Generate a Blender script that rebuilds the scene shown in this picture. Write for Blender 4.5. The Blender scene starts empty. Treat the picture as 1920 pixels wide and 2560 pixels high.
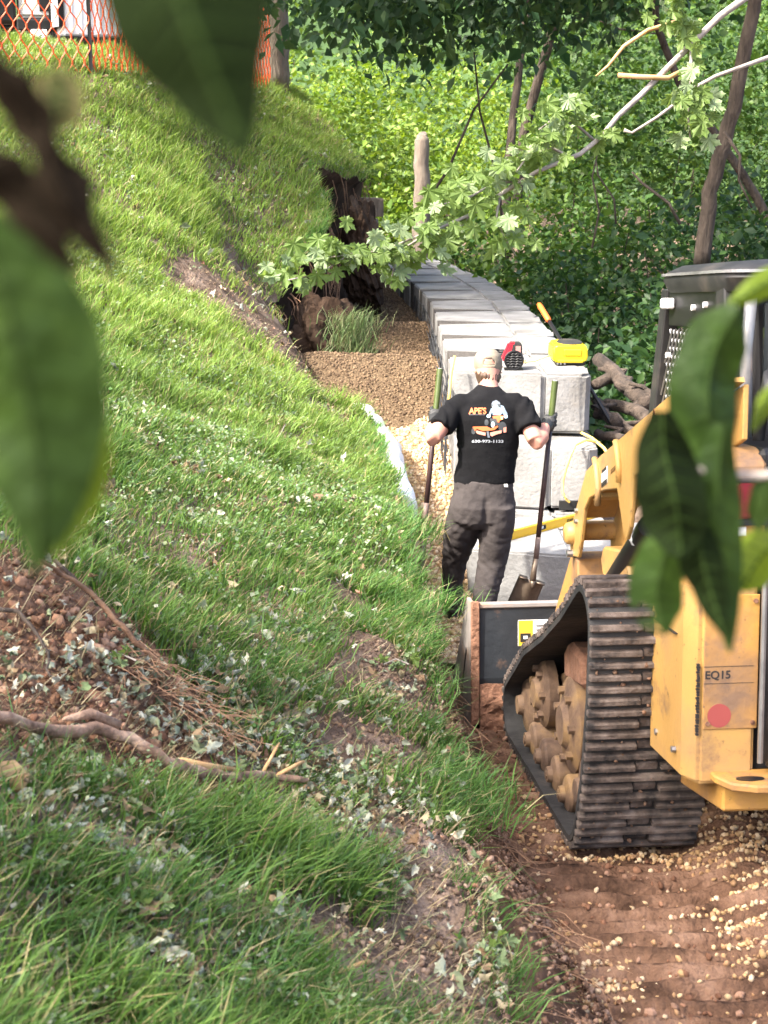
import bpy, bmesh, math, random
import numpy as np
from mathutils import Vector, Matrix, Euler
from mathutils.bvhtree import BVHTree
random.seed(7); RNG = np.random.default_rng(11)
S = bpy.context.scene; COL = S.collection
PI = math.pi; R_ = math.radians
# ------------------------------------------------------------------ camera
F = 3700.0; TH = math.atan(890/3700.0); CAM = np.array([0.0, 0.0, 2.97])
cd = bpy.data.cameras.new('camera'); cam = bpy.data.objects.new('camera', cd); COL.objects.link(cam)
cd.sensor_fit = 'VERTICAL'; cd.sensor_height = 36; cd.lens = F/2560*36
cd.clip_start = 0.02; cd.clip_end = 600
cd.dof.use_dof = True; cd.dof.focus_distance = 8.0; cd.dof.aperture_fstop = 8.0
cam.location = CAM; cam.rotation_euler = (PI/2-TH, 0, 0)
S.camera = cam
# ------------------------------------------------------------------ light
SUN_EL = R_(48); SUN_AZ = (-0.80, -0.56)                 # horizontal direction towards the sun
w = bpy.data.worlds.new('World'); S.world = w; w.use_nodes = True
nt = w.node_tree; bg = nt.nodes['Background']
sky = nt.nodes.new('ShaderNodeTexSky'); sky.sky_type = 'NISHITA'; sky.sun_disc = False
sky.sun_elevation = SUN_EL; sky.sun_rotation = math.atan2(SUN_AZ[0], SUN_AZ[1]); sky.air_density = .8; sky.dust_density = 5.0; sky.ozone_density = .4
nt.links.new(sky.outputs[0], bg.inputs[0]); bg.inputs[1].default_value = 0.15
sl = bpy.data.lights.new('sun', 'SUN'); sl.energy = 2.7; sl.angle = R_(2.0); sl.color = (1, .94, .84)
so = bpy.data.objects.new('sun', sl); COL.objects.link(so)
n_ = math.hypot(*SUN_AZ)
SUNV = Vector((SUN_AZ[0]/n_*math.cos(SUN_EL), SUN_AZ[1]/n_*math.cos(SUN_EL), math.sin(SUN_EL)))
so.rotation_euler = SUNV.to_track_quat('Z', 'Y').to_euler(); so.location = (-8, -6, 14)
S.view_settings.view_transform = 'Standard'; S.view_settings.look = 'None'
S.view_settings.exposure = 2.28; S.view_settings.gamma = 1; S.view_settings.use_curve_mapping = False

# ------------------------------------------------------------------ helpers
def ray(px, py):
    cx = (px-960)/F; cy = (1280-py)/F
    return np.array([cx, cy*math.sin(TH)+math.cos(TH), cy*math.cos(TH)-math.sin(TH)])
def P(px, py, Y):
    d = ray(px, py); return Vector(CAM+d*(Y/d[1]))
def sstep(a, b, x):
    t = np.clip((np.asarray(x, float)-a)/(b-a), 0, 1); return t*t*(3-2*t)
def _h(ix, iy, s):
    v = np.sin(ix*127.1+iy*311.7+s*74.7)*43758.5453; return v-np.floor(v)
def vnoise(x, y, s=0):
    x = np.asarray(x, float); y = np.asarray(y, float)
    ix = np.floor(x); iy = np.floor(y); fx = x-ix; fy = y-iy
    fx = fx*fx*(3-2*fx); fy = fy*fy*(3-2*fy)
    a = _h(ix, iy, s); b = _h(ix+1, iy, s); c = _h(ix, iy+1, s); d = _h(ix+1, iy+1, s)
    return (a+(b-a)*fx)*(1-fy)+(c+(d-c)*fx)*fy
def fbm(x, y, o=4, s=0):
    r = 0; a = .5; f = 1.0
    for k in range(o):
        r = r+a*(vnoise(np.asarray(x)*f, np.asarray(y)*f, s+k*3.1)-.5); a *= .5; f *= 2.03
    return r
def fbm3(p, sc, o=3, s=0):
    p = np.asarray(p)*sc
    return fbm(p[:, 0]+p[:, 2]*.37, p[:, 1]+p[:, 2]*.61, o, s)+fbm(p[:, 2]+p[:, 0]*.23, p[:, 1]-p[:, 0]*.41, o, s+9)

def np_mesh(name, verts, faces, cols=None, smooth=False):
    """verts (N,3); faces: list of int arrays (n,k)"""
    me = bpy.data.meshes.new(name); verts = np.asarray(verts, np.float32)
    me.vertices.add(len(verts)); me.vertices.foreach_set('co', verts.ravel())
    tot = sum(f.size for f in faces); npoly = sum(len(f) for f in faces)
    me.loops.add(tot); me.polygons.add(npoly)
    me.loops.foreach_set('vertex_index', np.concatenate([f.ravel() for f in faces]).astype(np.int32))
    st = []; o = 0
    for f in faces:
        st.append(o+np.arange(len(f))*f.shape[1]); o += f.size
    me.polygons.foreach_set('loop_start', np.concatenate(st).astype(np.int32))
    if smooth: me.polygons.foreach_set('use_smooth', np.ones(npoly, bool))
    me.update(calc_edges=True)
    if cols is not None:
        ca = me.color_attributes.new('tint', 'FLOAT_COLOR', 'POINT')
        c4 = np.ones((len(verts), 4), np.float32); c4[:, :3] = cols
        ca.data.foreach_set('color', c4.ravel())
    return me
def link(name, me, m=None, parent=None, label=None, cat=None, group=None, kind=None):
    o = bpy.data.objects.new(name, me); COL.objects.link(o)
    if m is not None and me is not None and not me.materials:
        for q in (m if isinstance(m, (list, tuple)) else [m]): me.materials.append(q)
    if parent is not None: o.parent = parent
    tag(o, label, cat, group, kind); return o
def tag(o, label=None, cat=None, group=None, kind=None):
    for k, v in (('label', label), ('category', cat), ('group', group), ('kind', kind)):
        if v: o[k] = v
    return o
def thing(name, label, cat, loc=(0, 0, 0), rot=(0, 0, 0), group=None):
    o = bpy.data.objects.new(name, None); COL.objects.link(o); o.location = loc; o.rotation_euler = rot
    o.empty_display_size = .1; return tag(o, label, cat, group)

class MB:
    """collects shapes, builds ONE mesh"""
    def __init__(s): s.v = []; s.f = []
    def add(s, vs, fs):
        n = len(s.v); s.v += [tuple(map(float, q)) for q in vs]; s.f += [tuple(n+i for i in q) for q in fs]; return s
    def box(s, a, b, M=None):
        (x0, y0, z0), (x1, y1, z1) = a, b
        vs = [Vector(q) for q in ((x0,y0,z0),(x1,y0,z0),(x1,y1,z0),(x0,y1,z0),(x0,y0,z1),(x1,y0,z1),(x1,y1,z1),(x0,y1,z1))]
        if M is not None: vs = [M@q for q in vs]
        return s.add(vs, [(0,3,2,1),(4,5,6,7),(0,1,5,4),(1,2,6,5),(2,3,7,6),(3,0,4,7)])
    def prism(s, poly, x0, x1, ax='x', M=None):
        """poly in the two other axes, extruded along ax"""
        n = len(poly); vs = []
        for x in (x0, x1):
            for (a, b) in poly:
                q = {'x': (x, a, b), 'y': (a, x, b), 'z': (a, b, x)}[ax]
                vs.append(M@Vector(q) if M is not None else q)
        fs = [tuple(range(n))[::-1], tuple(range(n, 2*n))]+[(i, (i+1) % n, n+(i+1) % n, n+i) for i in range(n)]
        return s.add(vs, fs)
    def tube(s, pts, r, seg=8, cap=True, flat=1.0):
        pts = [Vector(p) for p in pts]; n = len(pts); rs = r if isinstance(r, (list, tuple)) else [r]*n
        base = len(s.v); up = None
        for i, p in enumerate(pts):
            t = (pts[min(i+1, n-1)]-pts[max(i-1, 0)]).normalized()
            if up is None:
                up = Vector((0, 0, 1)) if abs(t.z) < .9 else Vector((1, 0, 0))
            sd = t.cross(up)
            if sd.length < 1e-4: sd = t.orthogonal()
            sd.normalize(); up = sd.cross(t).normalized()
            for k in range(seg):
                a = 2*PI*k/seg; q = p+sd*(rs[i]*math.cos(a))+up*(rs[i]*flat*math.sin(a)); s.v.append(tuple(q))
        for i in range(n-1):
            for k in range(seg):
                a = base+i*seg+k; b = base+i*seg+(k+1) % seg; s.f.append((a, b, b+seg, a+seg))
        if cap:
            s.f.append(tuple(base+k for k in range(seg))[::-1]); s.f.append(tuple(base+(n-1)*seg+k for k in range(seg)))
        return s
    def cyl(s, a, b, r, seg=16, r2=None):
        return s.tube([a, b], [r, r if r2 is None else r2], seg)
    def lathe(s, prof, M=None, seg=20):
        """prof: (radius, z)"""
        base = len(s.v)
        for (r, z) in prof:
            for k in range(seg):
                a = 2*PI*k/seg; q = Vector((r*math.cos(a), r*math.sin(a), z)); s.v.append(tuple(M@q if M is not None else q))
        n = len(prof)
        for i in range(n-1):
            for k in range(seg):
                a = base+i*seg+k; b = base+i*seg+(k+1) % seg; s.f.append((a, b, b+seg, a+seg))
        s.f.append(tuple(base+k for k in range(seg))[::-1]); s.f.append(tuple(base+(n-1)*seg+k for k in range(seg)))
        return s
    def loft(s, rings, seg=20, cap=True, ex=2.0):
        """rings: (centre, uvec, vvec)"""
        base = len(s.v)
        for (c, u, v) in rings:
            c = Vector(c); u = Vector(u); v = Vector(v)
            for k in range(seg):
                a = 2*PI*k/seg; ca, sa = math.cos(a), math.sin(a)
                q = c+u*(math.copysign(abs(ca)**(2/ex), ca))+v*(math.copysign(abs(sa)**(2/ex), sa)); s.v.append(tuple(q))
        n = len(rings)
        for i in range(n-1):
            for k in range(seg):
                a = base+i*seg+k; b = base+i*seg+(k+1) % seg; s.f.append((a, b, b+seg, a+seg))
        if cap:
            s.f.append(tuple(base+k for k in range(seg))[::-1]); s.f.append(tuple(base+(n-1)*seg+k for k in range(seg)))
        return s
    def mesh(s, name, bevel=0, bseg=1, smooth=False, auto=None):
        me = bpy.data.meshes.new(name); me.from_pydata(s.v, [], s.f)
        bm = bmesh.new(); bm.from_mesh(me)
        bmesh.ops.recalc_face_normals(bm, faces=bm.faces)
        if bevel:
            es = [e for e in bm.edges if len(e.link_faces) == 2 and e.calc_face_angle(0) > .5]
            bmesh.ops.bevel(bm, geom=es, offset=bevel, segments=bseg, affect='EDGES', clamp_overlap=True)
        if smooth:
            for f in bm.faces: f.smooth = True
        bm.to_mesh(me); bm.free()
        if auto is not None:
            me.set_sharp_from_angle(angle=R_(auto))
        return me
    def obj(s, name, m, parent=None, bevel=0, bseg=1, smooth=False, auto=None, **k):
        return link(name, s.mesh(name, bevel, bseg, smooth, auto), m, parent, **k)

# ------------------------------------------------------------------ materials
def mat(name, cols, scale=6, rough=.7, metal=0, bump=0, bscale=None, spec=.5, coord='Object', detail=6, stops=None, dist=.02, attr=None, transl=0, sheen=0, stretch=None, speck=None):
    m = bpy.data.materials.new(name); m.use_nodes = True; t = m.node_tree; N = t.nodes; L = t.links
    b = N['Principled BSDF']; b.inputs['Roughness'].default_value = rough; b.inputs['Metallic'].default_value = metal
    b.inputs['Specular IOR Level'].default_value = spec
    if sheen: b.inputs['Sheen Weight'].default_value = sheen
    if coord == 'World':
        g = N.new('ShaderNodeNewGeometry'); vec = g.outputs['Position']
    else:
        tc = N.new('ShaderNodeTexCoord'); vec = tc.outputs['Object']
    if stretch:
        mp = N.new('ShaderNodeMapping'); mp.inputs['Scale'].default_value = stretch; L.new(vec, mp.inputs[0]); vec = mp.outputs[0]
    out = None
    if len(cols) > 1:
        nz = N.new('ShaderNodeTexNoise'); nz.inputs['Scale'].default_value = scale; nz.inputs['Detail'].default_value = detail; nz.inputs['Roughness'].default_value = .62
        L.new(vec, nz.inputs['Vector'])
        r = N.new('ShaderNodeValToRGB'); e = r.color_ramp.elements
        n = len(cols); st = stops or [.32+.36*i/(n-1) for i in range(n)]
        while len(e) < n: e.new(.5)
        for i in range(n): e[i].position = st[i]; e[i].color = (*cols[i], 1)
        L.new(nz.outputs['Fac'], r.inputs[0]); out = r.outputs[0]
    if speck and out is not None:
        for (sc_, col_, lo_, hi_) in speck:                  # splashes, scratches and stains
            n2 = N.new('ShaderNodeTexNoise'); n2.inputs['Scale'].default_value = sc_; n2.inputs['Detail'].default_value = 8; n2.inputs['Roughness'].default_value = .7; L.new(vec, n2.inputs['Vector'])
            mr = N.new('ShaderNodeMapRange'); mr.inputs['From Min'].default_value = lo_; mr.inputs['From Max'].default_value = hi_; L.new(n2.outputs['Fac'], mr.inputs['Value'])
            mx = N.new('ShaderNodeMix'); mx.data_type = 'RGBA'; L.new(mr.outputs[0], mx.inputs[0]); L.new(out, mx.inputs[6]); mx.inputs[7].default_value = (*col_, 1); out = mx.outputs[2]
    if attr:
        a = N.new('ShaderNodeAttribute'); a.attribute_name = attr
        if out is not None:
            mx = N.new('ShaderNodeMix'); mx.data_type = 'RGBA'; mx.blend_type = 'MULTIPLY'; mx.inputs[0].default_value = 1
            L.new(out, mx.inputs[6]); L.new(a.outputs['Color'], mx.inputs[7]); out = mx.outputs[2]
        else: out = a.outputs['Color']
    if out is not None: L.new(out, b.inputs['Base Color'])
    else: b.inputs['Base Color'].default_value = (*cols[0], 1)
    if bump:
        nb = N.new('ShaderNodeTexNoise'); nb.inputs['Scale'].default_value = bscale or scale*4; nb.inputs['Detail'].default_value = 5
        L.new(vec, nb.inputs['Vector']); bp = N.new('ShaderNodeBump'); bp.inputs['Strength'].default_value = bump; bp.inputs['Distance'].default_value = dist
        L.new(nb.outputs['Fac'], bp.inputs['Height']); L.new(bp.outputs[0], b.inputs['Normal'])
    if transl:
        tr = N.new('ShaderNodeBsdfTranslucent'); mx = N.new('ShaderNodeMixShader'); mx.inputs[0].default_value = transl
        if out is not None:
            hs = N.new('ShaderNodeHueSaturation'); hs.inputs['Value'].default_value = 1.5; hs.inputs['Saturation'].default_value = 1.1; hs.inputs['Hue'].default_value = .485
            L.new(out, hs.inputs['Color']); L.new(hs.outputs[0], tr.inputs[0])
        else: tr.inputs[0].default_value = (*[min(1, c*1.5) for c in cols[0]], 1)
        L.new(b.outputs[0], mx.inputs[1]); L.new(tr.outputs[0], mx.inputs[2]); L.new(mx.outputs[0], N['Material Output'].inputs['Surface'])
    return m
M = {}
M['soil'] = mat('soil', [(.06,.042,.031),(.165,.117,.088),(.28,.21,.165)], 5, .95, bump=.9, bscale=45, coord='World', spec=.1, dist=.03)
M['redsoil'] = mat('red soil', [(.05,.028,.018),(.14,.079,.05),(.23,.14,.094)], 6, .95, bump=.9, bscale=38, coord='World', spec=.1, dist=.03)
M['clod'] = mat('soil clod', [(.09,.048,.03),(.21,.11,.068),(.3,.18,.12)], 9, .95, bump=.6, bscale=60, coord='World', spec=.1)
M['gravel'] = mat('gravel stone', [(.85,.85,.85),(1,1,1)], 40, .8, bump=.3, bscale=120, coord='World', attr='tint', spec=.25)
M['gravelbase'] = mat('gravel base', [(.16,.1,.05),(.36,.24,.13),(.5,.36,.21)], 45, .9, bump=1, bscale=60, coord='World', spec=.2, dist=.03)
M['concrete'] = mat('concrete', [(.13,.127,.121),(.215,.212,.206),(.25,.247,.241),(.3,.297,.29)], 2.6, .88, bump=.6, bscale=34, coord='World', spec=.2, dist=.012, detail=10, stops=[.3,.45,.56,.7], speck=[(1.6, (.22,.2,.17), .55, .75), (22, (.13,.12,.105), .63, .72), (60, (.4,.4,.39), .64, .72)])
M['darktone'] = mat('dark joint fill', [(.06,.055,.05),(.12,.11,.1)], 30, .95, bump=.8, bscale=80, coord='World', spec=.1)  # dark grey tone for the wedges between block tails
M['geogrid'] = mat('geogrid', [(.035,.037,.042)], rough=.55)
M['cloth'] = mat('white fabric', [(.68,.69,.71),(.8,.81,.83)], 8, .8, bump=.3, bscale=20, coord='World')
M['cat'] = mat('machine yellow', [(.43,.25,.075),(.47,.275,.085),(.37,.225,.1)], 3, .45, bump=.08, bscale=60, spec=.4, speck=[(7, (.2,.12,.07), .56, .72), (30, (.1,.065,.04), .62, .7), (90, (.3,.22,.15), .66, .72)])
M['catdirty'] = mat('dusty machine yellow', [(.2,.12,.07),(.36,.19,.06),(.47,.25,.05)], 3.2, .65, bump=.15, bscale=40, stops=[.36,.5,.66], speck=[(9, (.16,.1,.065), .55, .7), (45, (.08,.05,.035), .62, .7)])
M['catmud'] = mat('muddy yellow', [(.07,.042,.028),(.16,.1,.06),(.28,.175,.07)], 7, .8, bump=.2, bscale=60)
M['rubber'] = mat('rubber', [(.012,.012,.013),(.028,.027,.026),(.065,.053,.044)], 5, .75, bump=.25, bscale=30, stops=[.35,.55,.75])
M['lug'] = mat('dusty tread', [(.02,.017,.016),(.1,.075,.06),(.2,.16,.135)], 11, .85, bump=.5, bscale=45, coord='World', stops=[.36,.52,.7])
M['black'] = mat('black paint', [(.007,.007,.008),(.018,.018,.019)], 6, .4, spec=.35)
M['blackdust'] = mat('dusty black', [(.01,.01,.011),(.03,.029,.028),(.09,.075,.062)], 5, .55, stops=[.3,.55,.75])
M['bucket'] = mat('bucket steel', [(.01,.013,.017),(.022,.026,.031),(.2,.115,.07)], 3.0, .5, bump=.15, bscale=25, stops=[.3,.56,.66])
M['bucketside'] = mat('bucket side steel', [(.2,.18,.165),(.29,.26,.24),(.34,.21,.13)], 4, .55, bump=.1, stops=[.3,.56,.72])
M['steel'] = mat('steel', [(.25,.25,.25),(.4,.39,.38)], 12, .4, .8)
M['glass'] = mat('cab glass', [(.02,.024,.026)], rough=.08, spec=.7)
M['chrome'] = mat('worn grey roof', [(.2,.2,.2),(.36,.36,.36)], 6, .25, .3)
M['mud'] = mat('caked mud', [(.13,.06,.035),(.29,.15,.09)], 12, .95, bump=1, bscale=30, coord='World')
M['red'] = mat('red lens', [(.1,.006,.012),(.16,.01,.02)], 30, .2)
M['white'] = mat('white plastic', [(.78,.78,.77)], rough=.5)
M['decal'] = mat('white decal', [(.74,.74,.72)], rough=.5)
M['yellowdecal'] = mat('yellow decal', [(.75,.5,.04)], rough=.5)
M['orangedisc'] = mat('red sticker', [(.3,.06,.05)], rough=.6)
M['print'] = mat('black print', [(.02,.017,.015)], rough=.7)
M['skin'] = mat('skin', [(.46,.2,.14),(.54,.27,.2)], 14, .5, bump=.05, bscale=200)
M['hair'] = mat('hair', [(.025,.014,.008),(.06,.033,.018),(.1,.056,.03)], 22, .55, bump=.5, bscale=90, stretch=(1,1,.25))
M['cap'] = mat('cap twill', [(.2,.165,.12),(.25,.21,.155)], 20, .85, bump=.15, bscale=200)
M['shirt'] = mat('black cotton', [(.005,.005,.006),(.009,.009,.01)], 9, .95, bump=.25, bscale=24, spec=.15)
M['trouser'] = mat('grey trouser', [(.042,.036,.035),(.066,.057,.055)], 7, .85, bump=.3, bscale=26, spec=.15)
M['glove'] = mat('black glove', [(.012,.012,.012),(.035,.035,.035)], 30, .6, bump=.3, bscale=80)
M['boot'] = mat('boot leather', [(.03,.022,.018)], rough=.6)
M['fibre'] = mat('green fibreglass', [(.045,.065,.014),(.075,.1,.024)], 12, .4)
M['handle'] = mat('dark handle', [(.025,.012,.012),(.06,.03,.028)], 12, .45)
M['worn'] = mat('worn handle', [(.09,.05,.04),(.2,.15,.13)], 18, .6)
M['spade'] = mat('spade steel', [(.07,.05,.035),(.2,.15,.11)], 9, .45, .5)
M['levely'] = mat('level yellow', [(.72,.42,.01)], rough=.35)
M['toolred'] = mat('tool red', [(.55,.02,.035)], rough=.35)
M['tooly'] = mat('tool yellow', [(.75,.57,.01),(.8,.63,.02)], 6, .4)
M['tooly2'] = mat('dark tool yellow', [(.55,.42,.01)], rough=.45)
M['hose'] = mat('yellow hose', [(.72,.5,.13)], rough=.5)
M['orange'] = mat('orange grip', [(.75,.14,.02)], rough=.45)
M['net'] = mat('orange net', [(.85,.15,.045)], rough=.5, transl=.3)
M['bark'] = mat('bark', [(.025,.018,.013),(.065,.048,.036),(.11,.085,.065)], 9, .95, bump=1, bscale=22, coord='World', stretch=(1,1,.3), dist=.04)
M['deadwood'] = mat('dead wood', [(.022,.016,.012),(.055,.04,.03),(.095,.07,.053)], 9, .95, bump=.9, bscale=26, coord='World', dist=.03)
M['barkpale'] = mat('pale bark', [(.13,.1,.078),(.23,.19,.15)], 9, .9, bump=.7, bscale=30, coord='World', stretch=(1,1,.35))
M['twig'] = mat('twig bark', [(.2,.17,.15),(.36,.32,.28)], 14, .8, bump=.3, bscale=60)
M['root'] = mat('root', [(.14,.075,.045),(.28,.16,.09)], 14, .9, bump=.5, bscale=50, coord='World')
M['wood'] = mat('stripped wood', [(.42,.22,.08),(.6,.4,.2)], 14, .8, coord='World')
M['stick'] = mat('stick bark', [(.1,.055,.035),(.27,.165,.11),(.4,.28,.2)], 12, .9, bump=.6, bscale=50, coord='World')
M['leaf'] = mat('foliage', [(.8,.8,.8),(1,1,1)], 2, .5, attr='tint', transl=.38, coord='World', spec=.35)
M['grass'] = mat('grass blades', [(.85,.85,.85),(1,1,1)], 3, .55, attr='tint', transl=.3, coord='World', spec=.3)
M['litter'] = mat('wilted leaves', [(.8,.8,.8),(1,1,1)], 20, .7, attr='tint', transl=.12, coord='World', spec=.3)
M['mapleleaf'] = mat('silver maple leaf', [(.11,.18,.04),(.18,.26,.07)], 5, .5, transl=.42, spec=.35)
M['mapleback'] = mat('silver maple leaf underside', [(.17,.24,.1),(.24,.31,.16)], 9, .6, transl=.25)
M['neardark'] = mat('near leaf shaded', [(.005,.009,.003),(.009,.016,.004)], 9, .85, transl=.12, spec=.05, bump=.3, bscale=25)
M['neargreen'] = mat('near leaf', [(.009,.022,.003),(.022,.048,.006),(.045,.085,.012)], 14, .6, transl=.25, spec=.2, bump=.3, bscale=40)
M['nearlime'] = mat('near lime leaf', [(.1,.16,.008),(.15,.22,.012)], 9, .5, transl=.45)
M['vein'] = mat('leaf vein', [(.024,.045,.009)], rough=.7, spec=.1)
M['deadleaf'] = mat('near dead leaf', [(.007,.005,.003),(.018,.013,.008)], 12, .9, transl=.05, spec=.05, bump=.4, bscale=40)
M['drybud'] = mat('dry yellow leaf', [(.12,.11,.03),(.17,.15,.05)], 14, .7, transl=.3)
M['vanwhite'] = mat('white panel', [(.72,.73,.76),(.8,.81,.84)], 3, .4)
M['vangrey'] = mat('grey panel', [(.38,.38,.37),(.5,.5,.49)], 5, .5)
#@@TERRAIN@@
# ================================================================== terrain
_cp = [  # pixel x, pixel y, forward distance Y  -> control point of the bank surface
 (1310,2560,3.2),(1240,2200,3.9),(1150,1800,5.2),(1090,1500,6.8),(1030,1300,8.5),(955,1100,11),(860,1010,12.5),(790,850,14),(720,788,14.6),(811,631,15.5),(823,571,16),(793,469,17),
 (0,2560,2.2),(600,2560,2.75),(0,2000,2.95),(600,2000,3.9),(0,1500,4.2),(500,1500,5.4),(850,1500,6.3),(0,1100,6.3),(500,1100,8.3),(800,1200,8.8),(0,800,9),(400,800,11),(640,800,13),
 (0,560,12),(400,500,14),(690,500,16.2),(0,215,15.2),(235,195,16),(430,240,17),(900,440,19),(925,440,19.8),(800,315,21),(700,225,22),(520,195,20.5),(150,158,20),(150,128,24),(60,160,20),(60,132,24),(250,160,20),(280,140,24),(150,120,26)]
_pts = [tuple(P(*c)) for c in _cp]
_pts += [(-.6,0,1.5),(.4,0,1.0),(-2.5,0,2.2),(-1.5,-3,1.9),(.4,-3,1.1),(-3.2,4,2.5),(-4.5,8,3.0),(-6,13,4.0),(-9,16,4.6),(-9,26,4.5),(-1.2,26,3.0),(0,27,2.0),(-4,32,3.6),(-14,10,4.6),(-10,0,3.6),(-12,32,4.4),(-1,32,2.0)]
_pts = np.array(_pts)
def _tps(r2): return np.where(r2 > 1e-12, r2*np.log(r2+1e-12)*.5, 0)
_d = ((_pts[:, None, :2]-_pts[None, :, :2])**2).sum(-1); _n = len(_pts)
_A = np.zeros((_n+3, _n+3)); _A[:_n, :_n] = _tps(_d)+np.eye(_n)*.02
_A[:_n, _n] = 1; _A[:_n, _n+1:] = _pts[:, :2]; _A[_n:, :_n] = _A[:_n, _n:].T
_w = np.linalg.solve(_A, np.concatenate([_pts[:, 2], [0, 0, 0]]))
def bank0(X, Y):
    X = np.asarray(X, float); Y = np.asarray(Y, float); sh = X.shape; X = X.ravel(); Y = Y.ravel()
    r2 = (X[:, None]-_pts[None, :, 0])**2+(Y[:, None]-_pts[None, :, 1])**2
    return (_tps(r2)@_w[:_n]+_w[_n]+_w[_n+1]*X+_w[_n+2]*Y).reshape(sh)
def bankz(X, Y):
    X = np.asarray(X, float); Y = np.asarray(Y, float)
    return bank0(X, Y)+.13*np.exp(-((X+.95)/.38)**2-((Y-4.0)/.5)**2)+fbm(X*1.6, Y*1.6, 3, 2)*.24+fbm(X*6, Y*6, 3, 5)*.08
_ey = [-4,0,3.2,3.9,4.6,5.2,6.0,6.8,7.6,8.5,9.7,11,12,12.8,13.4,14,14.6,15.2,15.8,16.4,17,17.6,18.4,19.2,19.9,20.8,22,24,28,34]
_ex = [.4,.4,.335,.3,.24,.2,.18,.15,.12,.1,.03,-.09,-.3,-.6,-.8,-1.02,-1.14,-.94,-.66,-.6,-.74,-.84,-.5,-.3,-.21,-.5,-1.0,-1.3,-1.6,-2]
def edgex(Y):
    return np.interp(Y, _ey, _ex)+fbm(np.asarray(Y)*1.7, 3.3+0*np.asarray(Y), 3, 8)*.13
def floorz(X, Y):
    X = np.asarray(X, float); Y = np.asarray(Y, float)
    ramp = np.interp(Y, [-5,2,4.9,6.4,7.4,8.6,60], [.85,.75,.54,.39,.12,.02,0])
    base = ramp-sstep(2.2, 6, X)*.25*sstep(8, 14, Y)
    grav = np.interp(Y, [8.3,9.2,10.2,11,12.3,13.4,14.5,16,18.5,23], [.02,.1,.33,.52,.62,.9,.98,.93,1.05,1.1])
    g = grav*sstep(8.2, 9, Y)*(1-sstep(.55, .9, X))*sstep(-3, -1.4, X)
    return np.maximum(base, g)
def hit(px, py, y0=1.5, y1=30):
    d = ray(px, py); ys = np.linspace(y0, y1, 1400); q = CAM+np.outer(ys/d[1], d)
    z = bankz(q[:, 0], q[:, 1]); k = np.argmax(q[:, 2] < z); return q[k, 0], q[k, 1]
def grid_mesh(name, X, Y, Z, smooth=True, flip=False):
    a, b = X.shape; v = np.stack([X, Y, Z], -1).reshape(-1, 3); i = np.arange(a*b).reshape(a, b)
    f = np.stack([i[:-1, :-1], i[1:, :-1], i[1:, 1:], i[:-1, 1:]], -1).reshape(-1, 4)
    if flip: f = f[:, ::-1]
    return np_mesh(name, v, [f], smooth=smooth)
# far ground sheet
gx = np.concatenate([[-300,-120,-50,-25,-14], np.arange(-9, 12, .5), [14,25,50,120,300]]); gy = np.concatenate([[-200,-60,-20,-8], np.arange(-5, 40, .5), [44,60,100,200,420]])
GX, GY = np.meshgrid(gx, gy, indexing='ij'); GZ = floorz(GX, GY)-.09+fbm(GX*.5, GY*.5, 3)*.1*sstep(9, 14, GY)
GZ = GZ+sstep(24, 46, GY)*2.4*sstep(-14, 4, -np.abs(GX-4)+10)*.6
link('ground', grid_mesh('ground', GX, GY, GZ, flip=False), M['soil'], kind='structure')
# trench floor with tread ruts
tx = np.arange(-.9, 3.4, .022); ty = np.arange(1.8, 8.6, .022); TX, TY = np.meshgrid(tx, ty, indexing='ij')
wob = fbm(TX*1.5, TY*1.5, 3, 4)
rut = np.sin((TY+wob*.25+TX*.04)*2*PI/.105); rut = np.sign(rut)*np.abs(rut)**.6
TZ = floorz(TX, TY)+rut*.03*sstep(-.35, .1, fbm(TX*2.3, TY*2.3, 2, 15)+.1)*sstep(.45, .75, TX)+fbm(TX*3, TY*3, 4, 6)*.07+fbm(TX*14, TY*14, 3, 12)*.03
TZ -= .045*np.exp(-((TX-.9)/.35)**4)*sstep(6.9, 6.5, TY)*sstep(4.6, 4.9, TY); TZ += .05*np.exp(-((TX-1.25)/.12)**2)
link('trench_floor', grid_mesh('trench_floor', TX, TY, TZ), M['redsoil'], kind='structure')
# gravel bed behind the wall
vx = np.arange(-1.7, .62, .03); vy = np.arange(8.2, 24, .035); VX, VY = np.meshgrid(vx, vy, indexing='ij')
def gravz(X, Y): return floorz(np.minimum(X, .5), Y)+.02+fbm(X*1.6, Y*1.3, 3, 21)*.17+fbm(X*9, Y*9, 2, 22)*.025+.2*np.exp(-((Y-13.7)/.5)**2)+.18*np.exp(-((Y-16.6)/.6)**2)
gme = grid_mesh('gravel_bed', VX, VY, gravz(VX, VY)); link('gravel_bed', gme, M['gravelbase'], kind='structure'); gme.materials.append(mat('brown gravel base', [(.06,.04,.025),(.13,.09,.055),(.2,.14,.085)], 45, .95, bump=1, bscale=60, coord='World', spec=.1, dist=.03))  # far end of the bed takes a darker brown base
gme.polygons.foreach_set('material_index', ((VY+fbm(VX*2, VY*2, 2, 95)*1.0)[:-1, :-1] > 12.7).astype(np.int32).ravel())
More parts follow.
